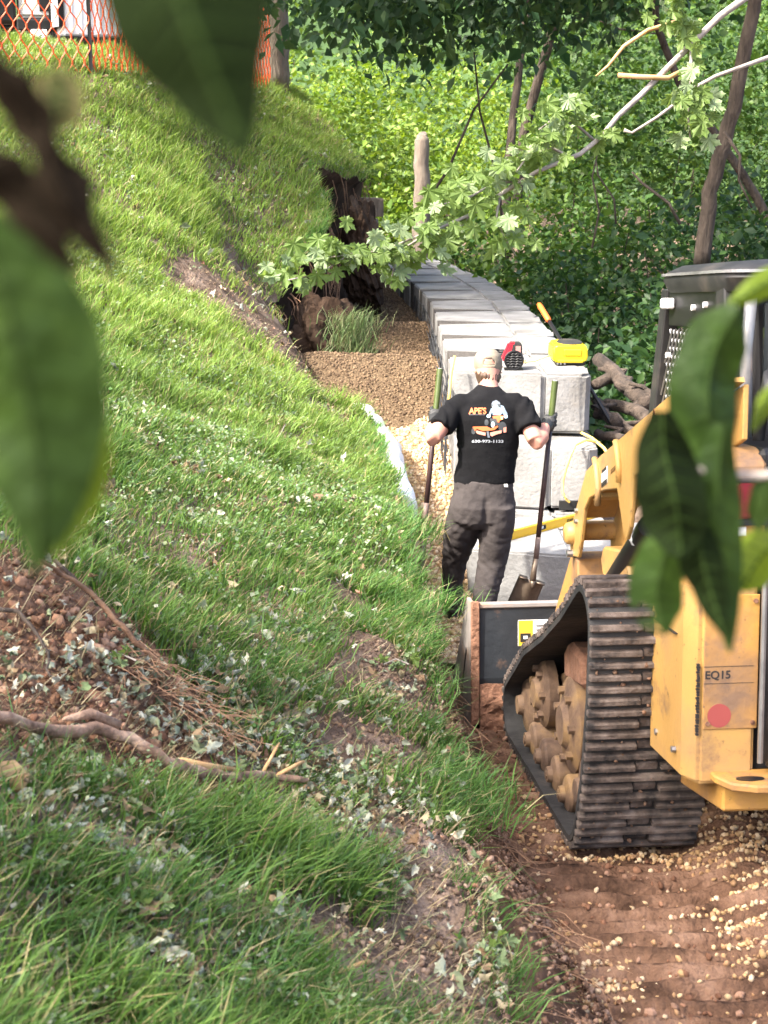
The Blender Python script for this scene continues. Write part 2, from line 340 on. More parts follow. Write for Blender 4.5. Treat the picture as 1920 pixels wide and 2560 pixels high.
# the bank: stations along Y, lateral rows from the cut edge to the left
ys = np.concatenate([np.arange(-3.5, 2, .25), np.arange(2, 9, .045), np.arange(9, 24, .07), np.arange(24, 34, .5)])
tl = 14*(np.linspace(0, 1, 130)**2.4); K = 18
BX = np.zeros((len(ys), K+len(tl))); BY = np.zeros_like(BX); BZ = np.zeros_like(BX)
ex = edgex(ys); ez = bankz(ex, ys)
BX[:, K:] = ex[:, None]-tl[None]; BY[:, K:] = ys[:, None]; BZ[:, K:] = bankz(BX[:, K:], BY[:, K:])
BZ[:, K:] -= (np.exp(-tl/.05)*.05)[None]
wface = np.interp(ys, [-4,3,4.2,5.2,7,9,11,12.5,13.5,15,17,19,21,24], [.5,.42,.3,.2,.14,.12,.1,-.1,-.3,-.55,-.6,-.5,-.1,.8])
for k in range(K):
    u = 1-k/K                                             # 1 at the foot, 0 at the edge
    fz = floorz(ex+wface, ys)-.15
    prof = np.where(ys > 12, u**.45, u**.75)
    xx = ex+wface*prof+(fbm(ys*2.2, u*2.5+0*ys, 4, 31)*(.24+.35*sstep(13, 15, ys))+fbm(ys*9, u*8+0*ys, 3, 33)*.16)*math.sin(min(u*2.2, 1.57))
    BX[:, k] = xx; BY[:, k] = ys+fbm(ys*4, u*6+0*ys, 2, 35)*.03; BZ[:, k] = ez+(fz-ez)*u-.02*(u > 0)
me = grid_mesh('bank', BX, BY, BZ, flip=False)
# soil colour mask: red spill near the camera, far face painted shade-dark, grey-brown elsewhere
M['earthshade'] = mat('dark earth and shade', [(.018,.011,.008),(.05,.031,.021),(.11,.075,.055)], 2.2, .95, bump=1, bscale=12, spec=.1, coord='World')
bank = link('bank', me, M['soil'], kind='structure'); me.materials.append(M['earthshade'])
_mi = np.zeros((len(ys)-1, K+len(tl)-1), np.int32); _cx = (BX[:-1, :-1]+.95)/.62; _cy = (BY[:-1, :-1]-3.95)/.75; _mi[(_cx**2+_cy**2+fbm(BX[:-1, :-1]*5, BY[:-1, :-1]*5, 2, 13)*1.2 < 1) | ((np.arange(_mi.shape[1])[None] < K) & (BY[:-1, :-1] < 9))] = 2; me.materials.append(M['redsoil'])
_mi[:, :K][(ys[:-1] > 12.6) & (ys[:-1] < 21)] = 1; me.polygons.foreach_set('material_index', _mi.ravel())  # far cut face: overhang shade painted in as darker earth
BVB = None
def bank_pt(px, py, up=0.0):
    x, y = hit(px, py); return Vector((x, y, float(bankz(x, y))+up))
# ================================================================== retaining wall
wall = thing('retaining_wall', 'curving retaining wall of large pale concrete blocks beside the gravel', 'wall', (1.04, 11, 0))
def block_mesh(seed, L=1.115, H=.458, W=1.04, taper=.16):
    mb = MB(); r = random.Random(seed)
    # plan outline of the body (tapered tail on the left) and of the split-face part
    a = taper
    mb.prism([(-.005, a), (.655, .004), (.655, L-.004), (-.005, L-a)], 0, H, 'z')
    me = mb.mesh('concrete_block', bevel=.014, bseg=2)
    mb2 = MB(); n = 6
    mb2.prism([(.668, .02), (W-.09, 0.0), (W-.02, .06), (W, L*.48), (W-.035, L*.5), (W, L*.53), (W-.02, L-.06), (W-.09, L), (.668, L-.02)], .004, H-.006, 'z')
    m2 = mb2.mesh('f', bevel=.03, bseg=3)
    mb3 = MB(); mb3.box((.65, .03, .02), (.675, L-.03, H-.022)); m3 = mb3.mesh('g')
    bm = bmesh.new(); bm.from_mesh(me); bm.from_mesh(m2); bm.from_mesh(m3)
    for v in bm.verts:
        if v.co.x > .7:
            v.co.x += (r.random()-.5)*.03*(v.co.x > .9); v.co.y += (r.random()-.5)*.012; v.co.z += (r.random()-.5)*.012
        else: v.co.z += (r.random()-.5)*.004
    for f in bm.faces: f.smooth = True
    bm.to_mesh(me); bm.free(); me.set_sharp_from_angle(angle=R_(35))
    bpy.data.meshes.remove(m2); bpy.data.meshes.remove(m3); return me
BM = [block_mesh(i) for i in range(4)]
for m_ in BM: m_.materials.append(M['concrete'])
def wall_pose(s):
    """arc length from Y=9.2 -> left-edge position and heading"""
    s0 = 6.0
    if s <= s0: return .525, 9.2+s, 0.0
    R = 45.0; a = (s-s0)/R; return .525-R*(1-math.cos(a)), 9.2+s0+R*math.sin(a), a
def course(y0, z, n, off=0):
    for k in range(n):
        s = y0-9.2+k*1.17; x, y, a = wall_pose(s)
        o = link('concrete_block', BM[(k*2+int(z*7)) % 4], None, wall)
        o.location = (x+random.uniform(-.008, .008)-1.04+off, y-11, z+random.uniform(-.003, .003)); o.rotation_euler = (0, 0, a+random.uniform(-.006, .006))
jf = MB(); jf.prism([(.0, -.2), (.62, -.03), (.62, .0), (.0, .17)], 0, .449, 'z'); jm = jf.mesh('joint_fill'); jm.materials.append(M['darktone'])
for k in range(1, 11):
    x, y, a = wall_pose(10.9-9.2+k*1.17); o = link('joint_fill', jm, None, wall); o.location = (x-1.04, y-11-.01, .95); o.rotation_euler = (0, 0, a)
course(10.9, .945, 11); course(10.46, .475, 11, .012); course(9.2, .005, 12, .03)
# pulled blocks stacked far behind
for i, (px, py, Y, s) in enumerate([(948,500,22.5,.4),(968,552,22.2,.42)]):
    o = link('stone_block', BM[i].copy(), None, None, ['rough brown stone block by the far roots, the upper one', 'rough brown stone block by the far roots, the lower one'][i], 'stone', 'stone blocks by the far roots')
    o.data.materials.clear(); o.data.materials.append(M['barkpale']); o.location = P(px, py, Y)+Vector((-.2, 0, -.25)); o.scale = (.28, .4, .6); o.rotation_euler = (0, 0, .3+i)
# dark grid sheet hanging on the left side of the wall
gg = MB()
for k in range(26):
    yy = 11.0+k*.3
    x, y, a = wall_pose(yy-9.2)
    top = 1.33-random.random()*.3; n = random.choice([2, 3, 3])
    for j in range(n):
        y2 = y+j*.06; gg.tube([(x-.02, y2, top), (x-.035-random.random()*.02, y2+random.uniform(-.03, .03), top-.3), (x-.06, y2+random.uniform(-.05, .05), .62)], .008+random.random()*.022, 5, flat=.3)
for z in np.arange(.7, 1.3, .1):
    gg.tube([(x_-.045, y_, z) for (x_, y_, _) in [wall_pose(q) for q in np.arange(1.75, 9, .5)]], .005, 4)
gg.obj('geogrid_sheet', M['geogrid'], label='dark plastic ground grid hanging on the gravel side of the wall', cat='grid sheet')
# a cord hanging by the wall corner
cord = MB(); cord.tube([P(1137,890,10.95), P(1128,930,10.9), P(1124,980,10.86), P(1122,1010,10.84)], .012, 6); cord.obj('cord', M['hose'], smooth=True, label='pale cord hanging down the near left corner of the wall', cat='cord')
# white filter fabric between bank and gravel
path = [(872,1040,12.3),(890,1034,12.2),(915,1048,12.0),(935,1085,11.6),(960,1130,11.0),(985,1185,10.4),(1003,1235,10.0),(1016,1275,9.7)]
fb = MB(); rings = []
for i, (x, y, Y) in enumerate(path):
    c = P(x-4, y+20, Y-.02); rr = [.06,.09,.115,.12,.13,.115,.095,.08][i]; c.z += .05
    rings.append((c, Vector((rr*(1+.15*math.sin(i*2.1)), 0, 0)), Vector((0, -.03, rr*1.25))))
R2 = []
for i in range(len(rings)-1):
    for t in (0, .25, .5, .75):
        k = 1+.04*math.sin((i+t)*5.3); R2.append(tuple(Vector(rings[i][q]).lerp(Vector(rings[i+1][q]), t)*(1 if q == 0 else k) for q in range(3)))
R2.append(rings[-1]); fb.loft(R2, 16)
me = fb.mesh('filter_fabric', smooth=True); v = np.array([q.co for q in me.vertices]); nn = fbm3(v, 14, 3, 4)
for q, d in zip(me.vertices, nn): q.co += Vector((d*.035, 0, d*.03))
link('filter_fabric', me, M['cloth'], label='rolled white filter fabric lying along the foot of the grass bank', cat='fabric')
#@@
# ================================================================== things on the wall
TOPZ = .945+.458
def zplane(px, py, z):
    d = ray(px, py); return Vector(CAM+d*((z-CAM[2])/d[2]))
# red and black blower/heater with round grille
p = zplane(1284, 925, TOPZ); bl = thing('jobsite_fan', 'red and black jobsite fan with a round black grille on the wall top', 'fan', p)
mb = MB(); Mr = Matrix.Translation((0, 0, .076))@Matrix.Rotation(PI/2, 4, 'X')
mb.lathe([(.0, -.02), (.055, -.02), (.073, 0), (.076, .02), (.07, .028), (.062, .028), (.06, .012), (.0, .012)], Mr, 28); mb.box((-.07, -.02, 0), (.07, .06, .012)); mb.obj('grille_housing', M['black'], bl, smooth=True, auto=40)
for i in range(6):
    z = -.048+i*.019; L = math.sqrt(max(.001, .06**2-z*z)); m2 = MB()
    m2.tube([(-L+2*L*t/8, -.022+0*t, .076+z+.004*math.sin(t*2.3)) for t in range(9)], .0045, 5); m2.obj('louver', M['blackdust'], bl)
m3 = MB(); m3.prism([(-.09, .07), (-.035, .2), (.02, .205), (.045, .11), (.03, .09), (-.05, .05)], .02, .13, 'y'); m3.obj('body', M['toolred'], bl, bevel=.012, bseg=2)
m4 = MB(); m4.prism([(-.02, .12), (-.005, .2), (.06, .2), (.065, .1)], .0, .14, 'y'); m4.obj('battery', M['blackdust'], bl, bevel=.01, bseg=2)
m5 = MB(); m5.box((.012, -.004, .125), (.05, .003, .18)); m5.obj('battery_label', mat('battery label', [(.45,.2,.17)], rough=.5), bl)
# black coil beside
mb = MB(); q = zplane(1250, 890, TOPZ)
mb.tube([q+Vector((.07*math.cos(a), .16*math.sin(a), .012+.012*(a/6))) for a in np.linspace(0, 4*PI, 40)], .011, 6); mb.obj('cable_coil', M['blackdust'], smooth=True, label='dark cable coil lying behind the red fan on the wall', cat='cable')
# yellow case
p = zplane(1425, 912, TOPZ); yc = thing('yellow_case', 'bright yellow plastic tool case with round dark top on the wall', 'case', p)
mb = MB(); pr = [(-.125, .02), (-.135, .055), (-.13, .14), (-.1, .155), (.115, .15), (.13, .13), (.135, .06), (.12, .02)]
mb.prism([(x, z) for x, z in pr], -.02, .36, 'y'); mb.obj('body', M['tooly'], yc, bevel=.014, bseg=3, smooth=True, auto=50)
mb = MB(); mb.box((-.115, -.012, 0), (.12, .35, .022)); mb.obj('base', M['black'], yc, bevel=.006)
mb = MB(); mb.lathe([(.1, .15), (.1, .158), (.088, .166), (0, .166)], Matrix.Translation((.01, .17, 0))@Matrix.Diagonal((1, 1.6, 1, 1)), 28); mb.obj('round_top', M['blackdust'], yc, smooth=True, auto=40)
mb = MB(); mb.box((-.055, -.034, .07), (.085, -.018, .125)); mb.obj('front_panel', M['tooly2'], yc, bevel=.008)
mb = MB(); mb.box((-.1, -.03, .018), (.1, -.016, .042)); mb.obj('lip', M['tooly2'], yc, bevel=.006)
for x in (-.1, -.075, -.045):
    m2 = MB(); m2.cyl((x, -.02, .012), (x, -.035, .012), .008, 8); m2.obj('latch', M['steel'], yc)
mb = MB(); mb.tube([(-.14, .05, .07), (-.2, .03, .05), (-.26, .08, .02), (-.35, .06, .012), (-.33, .16, .012)], .006, 6); mb.obj('strap', M['hose'], yc, smooth=True)
# orange tipped pry bar leaning behind the wall
a = P(1347, 760, 12.6); b = P(1548, 1090, 11.2)
pb = thing('pry_bar', 'long black pry bar with orange grip leaning behind the wall', 'bar', a)
d = b-a; mb = MB(); mb.tube([d*.14, d], .016, 8); mb.obj('bar', M['black'], pb, smooth=True)
mb = MB(); mb.tube([Vector((0, 0, 0)), d*.02, d*.13, d*.14], [.018, .024, .024, .02], 10); mb.obj('grip', M['orange'], pb, smooth=True)
# spirit level on the third course
za = .005+.458
A = zplane(1230, 1362, za+.002); B = zplane(1462, 1300, za+.002)
lv = thing('spirit_level', 'long yellow spirit level lying on the lowest concrete step', 'level', A)
d = (B-A); ln = d.length; ang = math.atan2(d.y, d.x); lv.rotation_euler = (0, 0, ang)
H = .062
def lvl(poly): return poly
segs = [(-.12, .055), (.115, .47), (.545, ln-.07), (ln-.01, ln+.25)]
mb = MB()
mb.box((-.12, -.012, 0), (ln+.25, .012, .014)); mb.box((-.12, -.012, H-.014), (ln+.25, .012, H))
for s0, s1 in segs: mb.box((s0, -.009, .0142), (s1, .009, H-.0142))
mb.obj('rail', M['levely'], lv)
for cx in (.085, .5075, ln-.04):
    w_ = .03 if cx != .5075 else .0375
    m2 = MB(); n = 20; pl = []
    for i in range(n):
        t = 2*PI*i/n; pl.append((cx+(w_)*math.copysign(abs(math.cos(t))**.5, math.cos(t)), H/2+(H/2-.0145)*math.copysign(abs(math.sin(t))**.5, math.sin(t))))
    inner = [(cx+(a_-cx)*.8, H/2+(b_-H/2)*.62) for a_, b_ in pl]
    vs = [(x, y, z) for y in (-.011, .011) for (x, z) in pl]+[(x, y, z) for y in (-.011, .011) for (x, z) in inner]
    fs = []
    for i in range(n):
        j = (i+1) % n; fs += [(i, j, 2*n+j, 2*n+i), (n+i, 3*n+i, 3*n+j, n+j), (2*n+i, 2*n+j, 3*n+j, 3*n+i)]
    m2.add(vs, fs); m2.obj('window_frame', M['black'], lv)
    m2 = MB(); m2.box((cx-.02, -.004, H/2-.012), (cx+.02, .004, H/2+.012)); m2.obj('vial', M['white'], lv)
def text_mesh(s, size, depth=.0008, bold=.0):
    c = bpy.data.curves.new('t', 'FONT'); c.body = s; c.size = size; c.extrude = depth; c.align_x = 'CENTER'; c.align_y = 'CENTER'; c.offset = bold; c.resolution_u = 4
    o = bpy.data.objects.new('t', c); COL.objects.link(o); dg = bpy.context.evaluated_depsgraph_get(); dg.update()
    me = bpy.data.meshes.new_from_object(o.evaluated_get(dg)); bpy.data.objects.remove(o); bpy.data.curves.remove(c); me.materials.clear(); return me
tm = text_mesh('STANLEY', .026, .001, .0006); o = link('lettering', tm, M['print'], lv); o.location = (ln-.16, -.0102, H/2); o.rotation_euler = (PI/2, 0, 0)
# hose and red clamp on the second course
z2 = .475+.458
hp = [zplane(1402,1072,z2+.03), zplane(1425,1078,z2+.02), zplane(1450,1080,z2+.02), zplane(1480,1095,z2+.02), zplane(1510,1120,z2+.01), P(1530,1150,10.1)]
mb = MB(); mb.tube(hp, .012, 8); pts = [zplane(1500,1107,z2+.012), zplane(1465,1100,z2+.03), P(1440,1112,10.4), P(1428,1135,10.36), P(1416,1170,10.36), P(1408,1200,10.36), P(1406,1228,10.36), P(1414,1246,10.3), zplane(1430,1262,za+.02), zplane(1450,1268,za+.015), zplane(1475,1270,za+.015)]
mb.tube(pts, .009, 8); pts = [zplane(1180,1262,za+.012), zplane(1220,1258,za+.012), zplane(1270,1258,za+.012), zplane(1330,1262,za+.012)]; mb.tube(pts, .009, 6)
mb.obj('air_hose', M['hose'], smooth=True, label='thin yellow air hose looping down over the concrete steps', cat='hose')
p = zplane(1395, 1082, z2); cl = thing('hand_tool', 'yellow and pink hand tool lying on the second concrete step', 'tool', p)
mb = MB(); mb.prism([(-.05, 0), (-.02, .035), (.01, .05), (.03, .03), (.025, 0)], -.02, .03, 'y'); mb.obj('yellow_body', M['tooly'], cl, bevel=.006)
mb = MB(); mb.tube([(.0, .01, .055), (.04, .01, .055), (.055, .01, .03), (.08, .01, .025)], .012, 8); mb.obj('pink_grip', mat('pink grip', [(.75,.1,.16)], rough=.4), cl, smooth=True)
mb = MB(); mb.tube([(-.02, .015, .075), (.03, .015, .078), (.05, .012, .06)], .008, 6); mb.obj('trigger', M['black'], cl)
# dark lifting slot in the second course end
sl_ = MB(); sl_.box((1.27, 10.44, .462+.012), (1.43, 10.462, .54)); sl_.obj('lifting_slot', mat('slot dark', [(.01,.01,.01)]), wall).location = (-1.04, -11, 0)
# ================================================================== compact track loader
LD = thing('track_loader', 'yellow compact track loader with black cab seen from its rear left', 'loader', (1.638, 4.984, .54), (R_(-5.5), 0, R_(5)))
LD.rotation_mode = 'XYZ'
def arcpts(cy, cz, r, a0, a1, n=7): return [(cy+r*math.cos(R_(a0+(a1-a0)*i/n)), cz+r*math.sin(R_(a0+(a1-a0)*i/n))) for i in range(n+1)]
prof = arcpts(.09, .15, .15, 205, 270, 6)+[(.4, -.004), (.75, .002), (1.05, -.003)]+arcpts(1.36, .145, .145, 270, 405, 10)+[(1.0, .505), (.6, .66), (.25, .82)]+arcpts(-.1, .845, .15, 62, 190, 10)+[(-.225, .6), (-.15, .3)]
def resample(pl, n):
    q = np.array(pl+[pl[0]]); s = np.concatenate([[0], np.cumsum(np.linalg.norm(np.diff(q, axis=0), axis=1))]); u = np.linspace(0, s[-1], n+1)[:-1]
    return np.stack([np.interp(u, s, q[:, 0]), np.interp(u, s, q[:, 1])], 1), s[-1]
def make_track(x0, x1, name, full=True):
    pl, Lt = resample(prof, 192); nn = len(pl)
    tan = np.roll(pl, -1, 0)-np.roll(pl, 1, 0); tan /= np.linalg.norm(tan, axis=1)[:, None]; nor = np.stack([tan[:, 1], -tan[:, 0]], 1)  # outward
    mb = MB(); vs = []; th = .03
    xs = [x0, x0+.012, x1-.012, x1]
    for i in range(nn):
        for (x, o) in ((x0, -.008), (x0+.012, 0), (x1-.012, 0), (x1, -.008), (x1, -th), (x0, -th)): vs.append((x, pl[i, 0]+nor[i, 0]*o, pl[i, 1]+nor[i, 1]*o))
    fs = []
    for i in range(nn):
        j = (i+1) % nn
        for k in range(6): fs.append((i*6+k, i*6+(k+1) % 6, j*6+(k+1) % 6, j*6+k))
    mb.add(vs, fs); tr = mb.obj(name, M['rubber'], LD, smooth=True, auto=40)
    if not full: return tr
    W = x1-x0
    def lugmesh(w, s=0):
        b = MB(); b.prism([(-.0125, -.004), (-.0098, .027), (.0098, .027), (.0125, -.004)], 0, w, 'x'); me = b.mesh('track_lug', bevel=.003)
        me.materials.append(M['lug']); return me
    lf = lugmesh(W+.004); lh = lugmesh(W*.4); lp = lugmesh(W*.17)
    n = int(round(Lt/.043/2))*2; pl2, _ = resample(prof, n); tan2 = np.roll(pl2, -1, 0)-np.roll(pl2, 1, 0)
    for i in range(n):
        y, z = pl2[i]; ty_, tz_ = tan2[i]; ang = math.atan2(-tz_, -ty_)   # outward = rotate so local +z is outward
        for (me, xo) in ([(lf, -.002)] if i % 2 == 0 else [(lh, 0), (lh, W*.6)]):
            o = link('track_lug', me, None, tr); o.location = (x0+xo, y, z); o.rotation_euler = (ang+random.uniform(-.06, .06), random.uniform(-.006, .006), random.uniform(-.006, .006)); o.scale = (random.uniform(.985, 1.0), random.uniform(.85, 1.12), random.uniform(.8, 1.05))
    for i in range(1, n, 2):                               # central drive pads between the split bars
        y, z = pl2[i]; ang = math.atan2(-tan2[i][1], -tan2[i][0]); o = link('drive_pad', lp, None, tr); o.location = (x0+W*.41, y, z); o.rotation_euler = (ang, 0, 0); o.scale = (1, 1.3, .3)
    nn2 = 900; k_ = RNG.integers(0, len(pl), nn2); off = RNG.uniform(.0, .016, nn2)
    pm = np.stack([RNG.uniform(x0+.01, x1-.01, nn2), pl[k_, 0]+nor[k_, 0]*off+RNG.normal(size=nn2)*.006, pl[k_, 1]+nor[k_, 1]*off], 1); MUDP.append((pm, tr))
    return tr
MUDP = []
make_track(-.965, -.515, 'track'); make_track(.515, .965, 'track', False)
for sx, s in ((-1, 1), (1, -1)):
    def X(v): return v*s
    # undercarriage: frame, idlers, rollers, sprocket
    mb = MB(); mb.prism([(.08, .22), (.2, .13), (1.25, .13), (1.38, .2), (1.36, .28), (1.05, .38), (.8, .47), (.45, .53), (.2, .53), (.1, .42)], X(-.8), X(-.66), 'x'); mb.obj('track_frame', M['catmud'], LD, bevel=.012)
    mb = MB(); mb.prism([(.33, .5), (.66, .46), (.68, .57), (.6, .63), (.36, .62)], X(-.86), X(-.62), 'x'); mb.obj('suspension_block', M['mud'], LD, bevel=.02)
    for (y, z, r) in ((1.33, .17, .135), (.12, .18, .14)):
        b = MB(); b.lathe([(0, -.1), (r*.3, -.1), (r*.35, -.075), (r*.85, -.06), (r, -.045), (r, .045), (r*.85, .06), (0, .1)], Matrix.Translation((X(-.83), y, z))@Matrix.Rotation(PI/2, 4, 'Y'), 26); b.obj('idler_wheel', M['catmud'], LD, smooth=True, auto=30)
    for y in (.36, .6, .84, 1.08):
        b = MB(); b.lathe([(0, -.09), (.03, -.09), (.035, -.07), (.068, -.06), (.075, -.05), (.075, .05), (.068, .06), (0, .09)], Matrix.Translation((X(-.85), y, .085))@Matrix.Rotation(PI/2, 4, 'Y'), 20); rw = b.obj('track_roller', M['catmud'], LD, smooth=True, auto=30)
        b = MB(); b.cyl((X(-.945), y, .085), (X(-.93), y, .085), .018, 8); b.obj('hub_bolt', M['catmud'], rw)
    # two big dished plates with bolts
    for (y, z, r) in ((1.08, .29, .15), (.52, .31, .19)):
        b = MB(); b.lathe([(0, -.045), (r*.4, -.045), (r*.5, -.025), (r*.9, -.012), (r, 0), (r, .04), (0, .04)], Matrix.Translation((X(-.86), y, z))@Matrix.Rotation(s*PI/2, 4, 'Y'), 26); dsh = b.obj('hub_plate', M['catmud'], LD, smooth=True, auto=30)
        for k in range(7):
            a = 2*PI*k/7+.3; c = (y+r*.72*math.cos(a), z+r*.72*math.sin(a)); b = MB(); b.cyl((X(-.9), *c), (X(-.872), *c), .017, 6); b.obj('bolt', M['catmud'], dsh)
    b = MB(); rr = []
    for k in range(36):
        a = 2*PI*k/36; r = .115 if k % 3 else .085; rr.append((-.1+r*math.cos(a), .845+r*math.sin(a)))
    b.prism(rr, X(-.82), X(-.66), 'x'); b.obj('drive_sprocket', M['catmud'], LD)
# chassis and belly
mb = MB(); mb.prism([(-.3, .34), (1.3, .3), (1.38, .5), (1.2, .85), (.5, .95), (-.3, .95)], -.5, .5, 'x'); mb.obj('chassis', M['catdirty'], LD, bevel=.01)
mb = MB(); mb.prism([(-.66, .36), (-.2, .3), (-.2, .46), (-.66, .46)], -.63, .63, 'x'); mb.obj('belly_plate', M['catdirty'], LD, bevel=.008)
# rear engine housing, left and right towers
for s in (1, -1):
    def X(v): return v*s
    mb = MB(); mb.prism([(X(-.748), -.22), (X(-.735), -.55), (X(-.7), -.625), (X(-.52), -.625), (X(-.52), -.22)], .44, 1.08, 'z'); tw = mb.obj('rear_tower', M['cat'] if s == 1 else M['catdirty'], LD, bevel=.012, bseg=2)
    mb = MB(); mb.box((min(X(-.515), X(-.69)), -.6255, .62), (max(X(-.515), X(-.69)), -.6265-.004, 1.05)); mb.obj('rear_panel', M['catdirty'], LD, bevel=.003)
    mb = MB(); mb.prism([(-.22, 1.0835), (-.62, 1.0835), (-.62, 1.46), (-.55, 1.5), (-.25, 1.5)], X(-.66), X(-.5), 'x'); mb.obj('upper_tower', M['catdirty'], LD, bevel=.012)
    mb = MB(); mb.box((min(X(-.6), X(-.508)), -.65, 1.29), (max(X(-.6), X(-.508)), -.623, 1.4)); tl = mb.obj('tail_light', M['red'], LD, bevel=.008, bseg=2)
    mb = MB(); mb.box((min(X(-.607), X(-.502)), -.642, 1.268), (max(X(-.607), X(-.502)), -.6215, 1.288)); mb.obj('light_bezel', M['black'], tl)
    mb = MB(); mb.box((min(X(-.607), X(-.502)), -.642, 1.402), (max(X(-.607), X(-.502)), -.6215, 1.414)); mb.obj('light_bezel', M['black'], tl)
mb = MB(); mb.box((-.52, -.6, .46), (.52, -.15, 1.5)); mb.obj('engine_housing', M['black'], LD, bevel=.02)
mb = MB(); mb.box((-.505, -.68, .5), (.505, -.61, 1.12)); rd = mb.obj('rear_door', M['blackdust'], LD, bevel=.02, bseg=3, smooth=True, auto=50)
mb = MB(); mb.tube([(-.517, -.672, .52), (-.517, -.672, 1.12)], .009, 6); mb.obj('door_edge_trim', M['steel'], rd)
for k in range(9):
    mb = MB(); mb.box((-.44, -.688, .72+k*.04), (.44, -.6785, .735+k*.04)); mb.obj('door_louver', M['black'], rd)
mb = MB(); mb.prism([(-.66, -.61), (-.66, -.67), (-.63, -.745), (-.56, -.78), (.56, -.78), (.63, -.745), (.66, -.67), (.66, -.61)], .455, .482, 'z'); bp = mb.obj('rear_bumper', M['catdirty'], LD, bevel=.006)
mb = MB(); mb.loft([(Vector((-.56, -.71, .4825)), Vector((.045, 0, 0)), Vector((0, .022, 0))), (Vector((-.56, -.71, .4845)), Vector((.045, 0, 0)), Vector((0, .022, 0)))], 16); mb.obj('bumper_slot', M['black'], bp)
mb = MB(); mb.box((-.59, -.627, 1.235), (-.565, -.6225, 1.262)); mb.obj('small_decal', M['decal'], LD)
for (y, z) in ((-.3, 1.0), (-.5, 1.0), (-.3, .52), (-.5, .52)):
    b = MB(); b.cyl((-.752, y, z), (-.738, y, z), .011, 6); b.obj('bolt', M['steel'], LD)
for (x, z) in ((-.675, 1.03), (-.53, 1.03), (-.675, .64), (-.53, .64)):
    b = MB(); b.cyl((x, -.636, z), (x, -.629, z), .008, 6); b.obj('bolt', M['mud'], LD)
mb = MB(); mb.box((-.7495, -.5, .9), (-.7365, -.24, .903)); mb.obj('panel_seam', M['print'], LD)
# decals on the rear panel
mb = MB(); mb.lathe([(.038, 0), (.038, .0015), (0, .0015)], Matrix.Translation((-.638, -.6305, .665))@Matrix.Rotation(PI/2, 4, 'X'), 28); mb.obj('red_dot_decal', M['orangedisc'], LD)
o = link('lettering', text_mesh('EQ15', .036, .0006, .0008), M['print'], LD); o.location = (-.645, -.6312, .795); o.rotation_euler = (PI/2, 0, 0)
mb = MB(); mb.box((-.69, -.6318, .768), (-.53, -.6308, .7695)); mb.box((-.69, -.6318, .822), (-.53, -.6308, .8235)); mb.obj('decal_outline', M['print'], LD)
mb = MB(); rr = random.Random(3)
for k in range(26):
    z = .6+k*.009+rr.random()*.003; mb.box((-.7075-rr.random()*.004, -.6262, z), (-.7015+rr.random()*.002, -.6152, z+.006))
mb.obj('grease_mark', M['print'], LD)
# ---------------------------------------------------------------- cab
cab = MB(); cab.prism([(-.18, 1.02), (.86, 1.02), (.86, 1.3), (.79, 1.5), (.62, 1.98), (-.14, 1.98), (-.2, 1.6)], -.4, .4, 'x'); cab.obj('cab_shell', mat('cab interior', [(.012,.011,.011)], rough=.6), LD, bevel=.02)
rf = MB(); rf.loft([(Vector((0, .19, 1.985)), Vector((.5, 0, 0)), Vector((0, .43, 0))), (Vector((0, .19, 2.03)), Vector((.52, 0, 0)), Vector((0, .455, 0))), (Vector((0, .19, 2.06)), Vector((.51, 0, 0)), Vector((0, .445, 0))), (Vector((0, .19, 2.085)), Vector((.46, 0, 0)), Vector((0, .39, 0))), (Vector((0, .19, 2.095)), Vector((.3, 0, 0)), Vector((0, .25, 0)))], 48, ex=9)
rfo = rf.obj('cab_roof', M['blackdust'], LD, smooth=True, auto=50)
rl = MB(); rl.loft([(Vector((0, .19, 2.046)), Vector((.526, 0, 0)), Vector((0, .461, 0))), (Vector((0, .19, 2.056)), Vector((.526, 0, 0)), Vector((0, .461, 0)))], 48, cap=True, ex=9); rl.obj('roof_trim', M['chrome'], rfo)
for s in (-1, 1):
    x0, x1 = s*.5, s*.44
    mb = MB(); mb.prism([(.86, 1.02), (.79, 1.5), (.62, 2.0), (.545, 2.0), (.71, 1.48), (.775, 1.02)], x0, x1, 'x'); mb.obj('front_pillar', M['blackdust'], LD, bevel=.006)
    mb = MB(); mb.prism([(-.2, 1.05), (-.2, 1.6), (-.15, 2.0), (-.055, 2.0), (-.095, 1.6), (-.095, 1.05)], x0, x1, 'x'); mb.obj('rear_pillar', M['blackdust'], LD, bevel=.006)
    mb = MB(); mb.prism([(-.094, 1.86), (.54, 1.86), (.545, 2.0), (-.053, 2.0)], s*.492, s*.45, 'x'); pn = mb.obj('upper_side_panel', M['black'], LD, bevel=.004)
    # diagonal mesh screen
    if s == -1:
        sc = MB(); lo, hi, ya, yb = 1.03, 1.86, -.09, .72
        for c in np.arange(-1.2, 2.6, .062):
            for sg in (1, -1):
                pts = []
                for y in np.linspace(ya, yb, 18):
                    z = lo+(c+sg*(y-ya)*1.35 if sg > 0 else c-(y-ya)*1.35); yf = .775 if z < 1.02 else np.interp(z, [1.02, 1.48, 2.0], [.775, .71, .545])
                    if lo <= z <= hi and y <= yf: pts.append((-.476+sg*.003, y, z))
                if len(pts) > 1: sc.tube(pts, .0055, 4)
        sc.obj('side_screen', M['steel'], LD)
        for (y, z) in ((.47, 1.95), (.2, 1.93), (.06, 1.94), (.52, 1.75), (.6, 1.5), (.64, 1.35)):
            b = MB(); b.cyl((-.506, y, z), (-.49, y, z), .011, 8); b.obj('bolt', M['white'], LD)
mb = MB(); mb.box((-.5255, .45, 1.925), (-.494, .55, 1.965)); mb.obj('marker_light', M['white'], LD, bevel=.006)
mb = MB(); mb.box((-.38, -.225, 1.62), (.38, -.185, 1.95)); mb.obj('rear_window', M['glass'], LD, bevel=.01)
